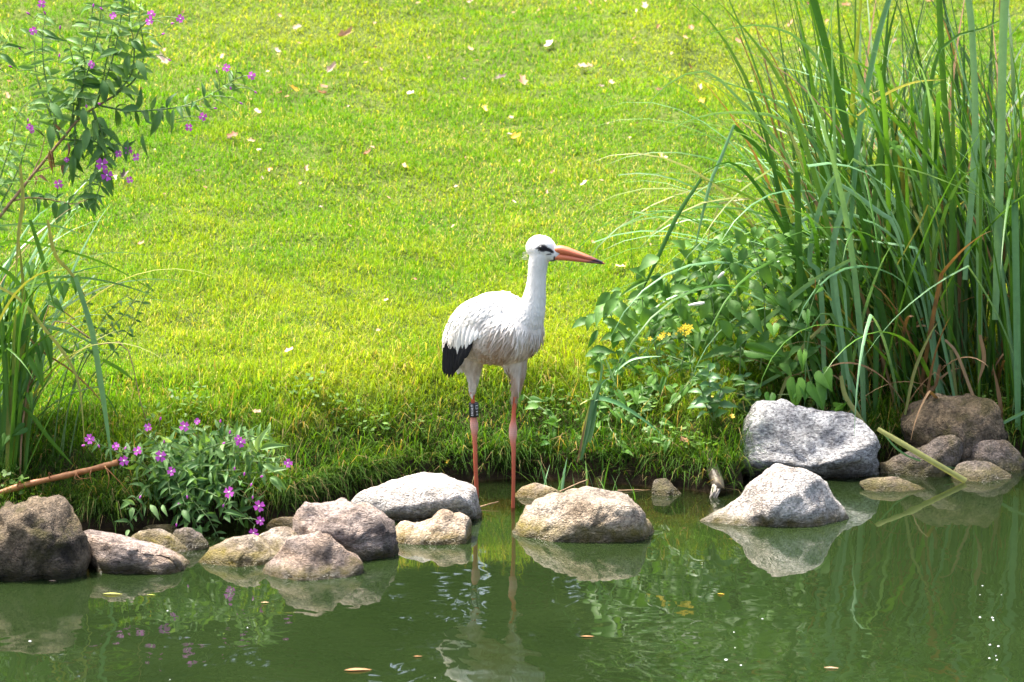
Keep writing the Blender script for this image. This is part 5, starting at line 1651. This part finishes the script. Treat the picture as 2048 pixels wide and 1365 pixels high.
# young grass shoots standing in the shallows
for (u, v, lb, n_) in ((1105, 985, 'thin green grass shoots standing in the shallows behind the tan boulder', 9), (1180, 975, 'tuft of pale grass shoots among pebbles at the bank foot', 9), (1230, 990, 'pair of bright yellow-green shoots at the edge of the tan boulder', 4), (1275, 995, 'tiny green shoot just beyond the tan boulder', 3)):
    c = W(u, v)
    sh = empty('grass_shoot', c + Vector((0, 0, -.05)), label=lb, cat='grass shoots', group='grass shoots in the shallows')
    for i in range(n_):
        p = c + Vector((rng.uniform(-.05, .05) * n_ / 9, rng.uniform(-.04, .08), -.05))
        az = rng.uniform(0, 6.28)
        path = blade_path(p, az, rng.uniform(1.2, 1.55), rng.uniform(.1, .22) * (1 if n_ > 5 else .75), rng.uniform(0, .7), 1.6, 9)
        sedge_blade(sh, path, rng.uniform(.005, .009), M['sedge_pale'] if rng.random() < .5 else M['sedge'], az)

# ------------------------------------------------------------------ dead cane, twigs, log
ca = empty('dead_cane', P(-130, 1032, c3.y - .12), label='thick broken reddish-brown cane pointing towards the magenta-flowered bush', cat='cane')
cp = [P(u, v, c3.y - .13) for u, v in [(-130, 1032), (0, 986), (60, 968), (120, 954), (180, 940), (236, 925)]]
path = catmull(cp, 30)
V, F = tube_data(path, [.0105 + .0012 * math.sin(i * 1.7) + (.0025 if i % 8 == 5 else 0) for i in range(30)], 10)
obj('shaft', new_mesh('shaft', V, F), M['cane'], ca)
for (u1, v1, um, vm, u2, v2) in [(100, 958, 98, 945, 104, 950), (152, 945, 150, 958, 164, 960), (150, 943, 160, 957, 183, 956), (183, 938, 180, 952, 184, 968), (208, 932, 240, 965, 268, 1000), (35, 973, 40, 962, 42, 975), (210, 932, 218, 955, 214, 985)]:
    obj('twig', tube('twig', [P(u1, v1, c3.y - .145), P(um, vm, c3.y - .16), P(u2, v2, c3.y - .15)], .002, .001, 8, 5), M['cane'], ca)
tw_y = W(950, 962).y
obj('twig', tube('twig', [P(u, v, tw_y + .04) for u, v in [(900, 955), (920, 943), (950, 939), (975, 945), (992, 955), (998, 975), (1000, 985)]], .0045, .003, 18, 6, .0015), M['twig'], label='dark curved twig arching behind the legs of the stork', cat='twig')
for (pp, lb) in (([(1022, 955), (1040, 940), (1060, 928), (1085, 925)], 'thick dark wet stick lying at the bank foot right of the stork'), ([(1000, 950), (1015, 925), (1035, 905), (1045, 895)], 'thin brown stick leaning on the bank beside the front leg of the stork'), ([(1110, 990), (1150, 972), (1175, 962)], 'straight brown twig lying over the half-sunken ochre stone'), ([(1235, 984), (1270, 983), (1310, 984)], 'pale straight twig floating behind the tan boulder'), ([(955, 1018), (975, 1012), (997, 1006)], 'short twig floating between the white-topped slab and the stork')):
    Yt = W(*pp[0]).y
    obj('twig', tube('twig', [P(u, v, Yt + .02 * i) + Vector((0, 0, .004)) for i, (u, v) in enumerate(pp)], .005 if 'thick' in lb else .003, .002, 12, 6, .001), M['twig'] if 'dark' in lb else M['stem_brown'], label=lb, cat='twig')
lgY = W(1430, 990).y
log = empty('log_stub', P(1425, 985, lgY), label='short broken log slanting into the water with a splintered pale end', cat='log')
V, F = tube_data(catmull([P(1412, 905, lgY + .16), P(1425, 935, lgY + .08), P(1436, 970, lgY), P(1438, 980, lgY - .01)], 12), [.02, .021, .021, .022, .023, .022, .023, .024, .023, .024, .023, .021], 14)
obj('log', new_mesh('log', V, F), M['log'], log)
for i in range(16):
    a = rng.uniform(0, 6.28)
    p = P(1434, 974, lgY - .01) + Vector((math.cos(a) * .016, 0, math.sin(a) * .014))
    q = P(1422 + rng.uniform(-8, 14), 994 + rng.uniform(-8, 12), lgY - .06)
    V, F = tube_data([p, p.lerp(q, .5) + R3(.003), q], [.004, .003, .0006], 5)
    obj('splinter', new_mesh('splinter', V, F), M['log_end'], log)

# ------------------------------------------------------------------ fallen leaves
def dry_leaf(name, curl, seed):
    r_ = random.Random(seed)
    V, F = [(0, 0, .02)], []
    N = 12
    for i in range(N):
        a = 2 * math.pi * i / N
        r = 0.5 * (0.72 + 0.28 * math.cos(a)) * (1 + .5 * (1 if i % 2 else -1) * r_.random()) * (1.0 if i else 1.25)
        x, y = math.cos(a) * r * 1.15, math.sin(a) * r * .85
        V.append((x, y, curl * (abs(y) * 1.0 + .35 * abs(x)) + .06 * r_.uniform(-1, 1)))
    for i in range(N):
        F.append((0, 1 + i, 1 + (i + 1) % N))
    return new_mesh(name, V, F)


DL = {}
for kk, mm in LEAFK.items():
    DL[kk] = []
    for j in range(3):
        me = dry_leaf('fallen_leaf', (.25, .6, 1.0)[j], j * 7 + 3)
        me.materials.append(mm)
        DL[kk].append(me)
DLAB = {'brown': 'small dry brown leaf lying on the lawn', 'tan': 'curled tan dry leaf lying on the lawn', 'pale': 'pale pinkish dry leaf lying on the lawn', 'yellow': 'bright yellow fallen leaf on the lawn', 'dark': 'dark rotten scrap of leaf on the lawn'}
EXPL = [(685, 88, 30, 'tan'), (551, 115, 14, 'pale'), (660, 156, 30, 'pale'), (1045, 180, 26, 'tan'), (969, 231, 22, 'yellow'), (1030, 292, 24, 'yellow'), (1405, 220, 26, 'yellow'), (590, 196, 20, 'yellow'), (518, 240, 20, 'tan'), (818, 201, 18, 'pale'), (1100, 99, 24, 'pale'), (1162, 147, 26, 'pale'), (1182, 146, 12, 'tan'),
        (998, 172, 26, 'dark'), (1170, 380, 16, 'pale'), (1092, 402, 14, 'tan'), (1105, 360, 14, 'tan'), (733, 325, 16, 'brown'), (810, 349, 16, 'brown'), (611, 357, 16, 'tan'), (542, 355, 14, 'yellow'), (600, 385, 12, 'tan'), (645, 187, 16, 'brown'), (648, 203, 16, 'brown'), (562, 201, 10, 'brown'), (943, 115, 14, 'tan'), (942, 17, 14, 'pale'), (834, 20, 12, 'tan'),
        (752, 110, 8, 'brown'), (730, 140, 10, 'tan'), (764, 155, 9, 'tan'), (956, 135, 8, 'brown'), (1025, 250, 10, 'tan'), (470, 288, 26, 'brown'), (500, 297, 18, 'tan'), (590, 70, 18, 'pale'), (560, 46, 12, 'tan'), (515, 3, 18, 'dark'), (521, 14, 10, 'yellow'), (1290, 28, 18, 'pale'), (1317, 67, 16, 'brown'), (1383, 72, 18, 'brown'), (1369, 88, 14, 'tan'), (1267, 92, 10, 'tan'),
        (1270, 100, 10, 'brown'), (1150, 30, 9, 'dark'), (1210, 15, 14, 'tan'), (1180, 20, 10, 'tan'), (1075, 35, 8, 'brown'), (1076, 48, 8, 'brown'), (1220, 180, 16, 'tan'), (1200, 188, 10, 'pale'), (1400, 193, 16, 'tan'), (1380, 150, 12, 'brown'), (1315, 195, 18, 'tan'), (1330, 330, 12, 'tan'), (1320, 325, 16, 'yellow'), (1490, 370, 10, 'tan'), (1481, 380, 12, 'pale'), (1480, 97, 16, 'brown'),
        (1580, 65, 20, 'brown'), (1695, 25, 20, 'brown'), (1860, 15, 20, 'brown'), (1970, 5, 22, 'brown'), (1600, 115, 12, 'tan'), (1620, 20, 14, 'brown'), (1655, 55, 12, 'brown'), (1790, 95, 14, 'brown'), (1500, 178, 10, 'tan'), (1810, 150, 12, 'tan'), (340, 5, 18, 'tan'), (365, 40, 10, 'brown'), (330, 115, 12, 'tan'), (330, 140, 26, 'pale'), (283, 195, 14, 'brown'), (245, 372, 24, 'dark'), (232, 370, 16, 'pale'),
        (20, 178, 10, 'brown'), (16, 210, 18, 'tan'), (310, 315, 8, 'pale'), (412, 393, 8, 'tan'), (410, 360, 8, 'pale'), (445, 125, 12, 'tan'), (540, 355, 12, 'tan'), (280, 507, 14, 'tan'), (830, 575, 12, 'brown'), (755, 678, 12, 'brown'), (770, 618, 10, 'tan'), (575, 730, 20, 'tan'), (1185, 500, 10, 'brown'), (1245, 550, 20, 'tan'), (1235, 650, 12, 'pale'), (1300, 505, 8, 'tan'), (905, 470, 10, 'tan'),
        (690, 845, 8, 'brown'), (510, 850, 18, 'tan'), (1372, 908, 18, 'brown'), (898, 950, 18, 'yellow'), (1300, 812, 20, 'yellow'), (1432, 822, 18, 'yellow'), (1463, 858, 16, 'yellow'), (700, 470, 8, 'tan'), (640, 430, 8, 'pale'), (860, 420, 9, 'brown'), (930, 330, 8, 'brown')]
for i in range(34):
    EXPL.append((rng.uniform(300, 1350), rng.uniform(0, 420), rng.uniform(6, 11), rng.choice(['brown', 'tan', 'pale', 'tan', 'brown'])))
for (u, v, s_, kk) in EXPL:
    p = G(u, v)
    dist_ = (p - CAMP).length
    sz = s_ * dist_ / FPX * 1.1
    up_ = .035 if v < 700 else .05
    n_ = Vector((rng.uniform(-.6, .6), -.6 + rng.uniform(-.5, .4), 1)).normalized()
    Mx = Matrix.Translation(p + Vector((0, 0, up_))) @ n_.to_track_quat('Z', 'Y').to_matrix().to_4x4() @ Matrix.Rotation(rng.uniform(0, 6.28), 4, 'Z') @ Matrix.Diagonal((sz, sz * rng.uniform(.6, 1), sz, 1))
    sw = 'tiny' if s_ < 10 else 'small' if s_ < 15 else 'medium-sized' if s_ < 22 else 'large'
    lab = DLAB[kk].replace('small ', '').replace('curled', 'curled').strip() if v < 760 else {'yellow': 'yellowed leaf caught in the rough bank grass', 'brown': 'brown curled leaf caught in the rough bank grass', 'tan': 'tan dry leaf caught in the rough bank grass'}[kk]
    lab = sw + ' ' + lab
    obj('fallen_leaf', rng.choice(DL[kk]), None, None, Mx, label=lab, cat='leaf', group='fallen leaves')
p = G(737, 10)
fe = feather
FM = lance_mesh('white_feather', 0.3, 0.5); FM.materials.append(M['wfeather'])
obj('white_feather', FM, None, None, leaf_mtx(p + Vector((-.03, 0, .03)), p + Vector((.05, 0, .07)), .05, (0, -.8, .6)), label='white feather lying on the lawn', cat='feather')
# floating on the water
FL = {}
for kk in DL:
    FL[kk] = lance_mesh('floating_leaf', .1, .5, .42); FL[kk].materials.append(LEAFK[kk])
for (u, v, s_, kk, lb) in [(716, 1342, 52, 'brown', 'long reddish-brown leaf floating in front of the stork reflection'), (1175, 1275, 26, 'brown', 'dark red leaf floating on open water below the tan boulder'), (836, 1315, 18, 'brown', 'tiny reddish leaf floating near the long floating leaf'), (1663, 1338, 28, 'tan', 'orange leaf floating on open water below the pointed stone'), (225, 1190, 40, 'green', 'narrow yellow-green leaf floating by the low grey-pink stone'), (302, 1192, 20, 'green', 'small yellow-green leaf floating under the willowherb bush'),
                           (1442, 1190, 16, 'yellow', 'small orange leaf floating below the pointed stone tail'), (530, 1207, 18, 'tan', 'tiny straw-coloured leaf floating in front of the rounded pinkish stone'), (105, 1164, 16, 'pale', 'pale scrap floating against the brown mossy boulder'), (335, 770 + 378, 0, 'pale', '')]:
    if not s_: continue
    p = W(u, v)
    sz = s_ / 555
    Mx = Matrix.Translation(p + Vector((0, 0, .003))) @ Matrix.Rotation(rng.uniform(-.3, .3), 4, 'Z') @ Matrix.Diagonal((sz * .9, sz * .9, sz * .12, 1))
    obj('floating_leaf', FL[kk], None, None, Mx @ Matrix.Translation((-.5, 0, 0)) @ Matrix.Diagonal((1, .3, 1, 1)), label=lb, cat='leaf', group='leaves floating on the pond')
for (u, v, lb) in [(300, 1147, 'pink willowherb petal floating at the low grey-pink stone'), (335, 1141, 'second pink petal floating at the low grey-pink stone')]:
    obj('floating_petal', PETAL, None, None, Matrix.Translation(W(u, v) + Vector((0, 0, .004))) @ Matrix.Diagonal((.016, .016, .01, 1)), label=lb, cat='petal', group='petals floating on the pond')
FLECK = sphere_mesh('bubble_glint', .006, 10, 6, (1, 1, .45))  # white flecks: bubbles, plus sky glints modelled as solid dots
k = NT('bubble_glint'); k.b.inputs['Base Color'].default_value = (.75, .78, .8, 1); k.b.inputs['Roughness'].default_value = .1
FLECK.materials.append(k.m)
for (u, v, s_) in [(1960, 1235, 1), (1985, 1236, 1.2), (1987, 1241, .8), (1980, 1290, 1), (1997, 1293, 1), (1979, 1317, .9), (1994, 1320, .8), (1992, 1312, .6), (1482, 1331, .9), (1452, 1320, 1.4), (1468, 1265, .7), (1525, 1238, .8), (1965, 1172, .8), (1960, 1190, .6), (2003, 1190, .5), (495, 1256, .6), (340, 1360, .6), (60, 1283, 1.2), (335, 1222, .8), (870, 1356, .5), (1470, 1296, .5)]:
    obj('bubble_glint', FLECK, None, None, Matrix.Translation(W(u, v)) @ Matrix.Scale(s_ * .65, 4), label='tiny white fleck among the bubbles and modelled sky glints on the open pond', cat='bubble_glint', group='bubbles and sky glints on the pond')

# ------------------------------------------------------------------ trees round the lawn (seen only mirrored in the pond)
LM = M['tree_leaf'] = leaf_mat('tree_leaf', (0.035, 0.075, 0.018), (0.06, 0.11, 0.03), 0.25, 0.5)


def tree_meshes(seed, h):
    r_ = random.Random(seed)
    nv_ = np.random.default_rng(seed)
    path = [Vector((0, 0, -.3)), Vector((r_.uniform(-.2, .2), 0, h * .3)), Vector((r_.uniform(-.4, .4), r_.uniform(-.3, .3), h * .75))]
    V, F = tube_data(catmull(path, 10), [.26 * (1 - .075 * i) for i in range(10)], 9)
    for i in range(9):
        z = h * r_.uniform(.25, .65); a = r_.uniform(0, 6.28); L = h * r_.uniform(.2, .38)
        b = Vector((0, 0, z)); t_ = b + Vector((math.cos(a) * L, math.sin(a) * L, L * .7))
        v_, f_ = tube_data(catmull([b, b.lerp(t_, .5) + Vector((0, 0, .15)), t_], 6), [.10 - .014 * j for j in range(6)], 6)
        o_ = len(V); V += v_; F += [tuple(q + o_ for q in f) for f in f_]
    tr_ = new_mesh('trunk', V, F); tr_.materials.append(M['bark'])
    n = 9000
    cl = []
    for i in range(60):
        a = r_.uniform(0, 6.28); rr = h * .36 * math.sqrt(r_.random()); z = h * (.13 + .85 * r_.random())
        rr *= math.sin(math.pi * min(.97, max(.12, (z / h) * .85 + .1))) ** .6
        cl.append((math.cos(a) * rr, math.sin(a) * rr, z))
    c = np.array(cl)[nv_.integers(0, 60, n)] + nv_.normal(0, h * .055, (n, 3))
    d1 = nv_.normal(0, 1, (n, 3)); d1 /= np.linalg.norm(d1, axis=1)[:, None]
    d2 = np.cross(d1, nv_.normal(0, 1, (n, 3))); d2 /= np.linalg.norm(d2, axis=1)[:, None]
    s_ = (.09 + .10 * nv_.random(n))[:, None]
    V = np.stack([c - d1 * s_, c + d2 * s_ * .5, c + d1 * s_, c - d2 * s_ * .5], 1).reshape(-1, 3)
    o_ = np.arange(n)[:, None] * 4
    cr = big_mesh('crown', V, np.stack([o_ + [0, 1, 2], o_ + [0, 2, 3]], 1).reshape(-1, 3)); cr.materials.append(LM)
    return tr_, cr


TM = [tree_meshes(3, 8.5), tree_meshes(5, 9.5)]
for row, (ty, nt, off) in enumerate(((16.5, 10, 0), (19.5, 10, 1.6))):
    for i in range(nt):
        x = (i - (nt - 1) / 2) * 3.4 + off + rng.uniform(-.5, .5); y = ty + rng.uniform(-.8, .8)
        c = Vector((x, y, gz(x, y)))
        lab = 'leafy green tree at the top of the lawn, seen mirrored in the pond' if ty > 0 else 'leafy green tree on the opposite shore of the pond'
        t_ = empty('tree', c, label=lab, cat='tree', group='trees above the lawn' if ty > 0 else 'trees on the opposite shore')
        mt = Matrix.Translation(c) @ Matrix.Rotation(rng.uniform(0, 6.28), 4, 'Z') @ Matrix.Scale(rng.uniform(.85, 1.2), 4)
        obj('trunk', TM[i % 2][0], None, t_, mt)
        obj('crown', TM[i % 2][1], None, t_, mt)
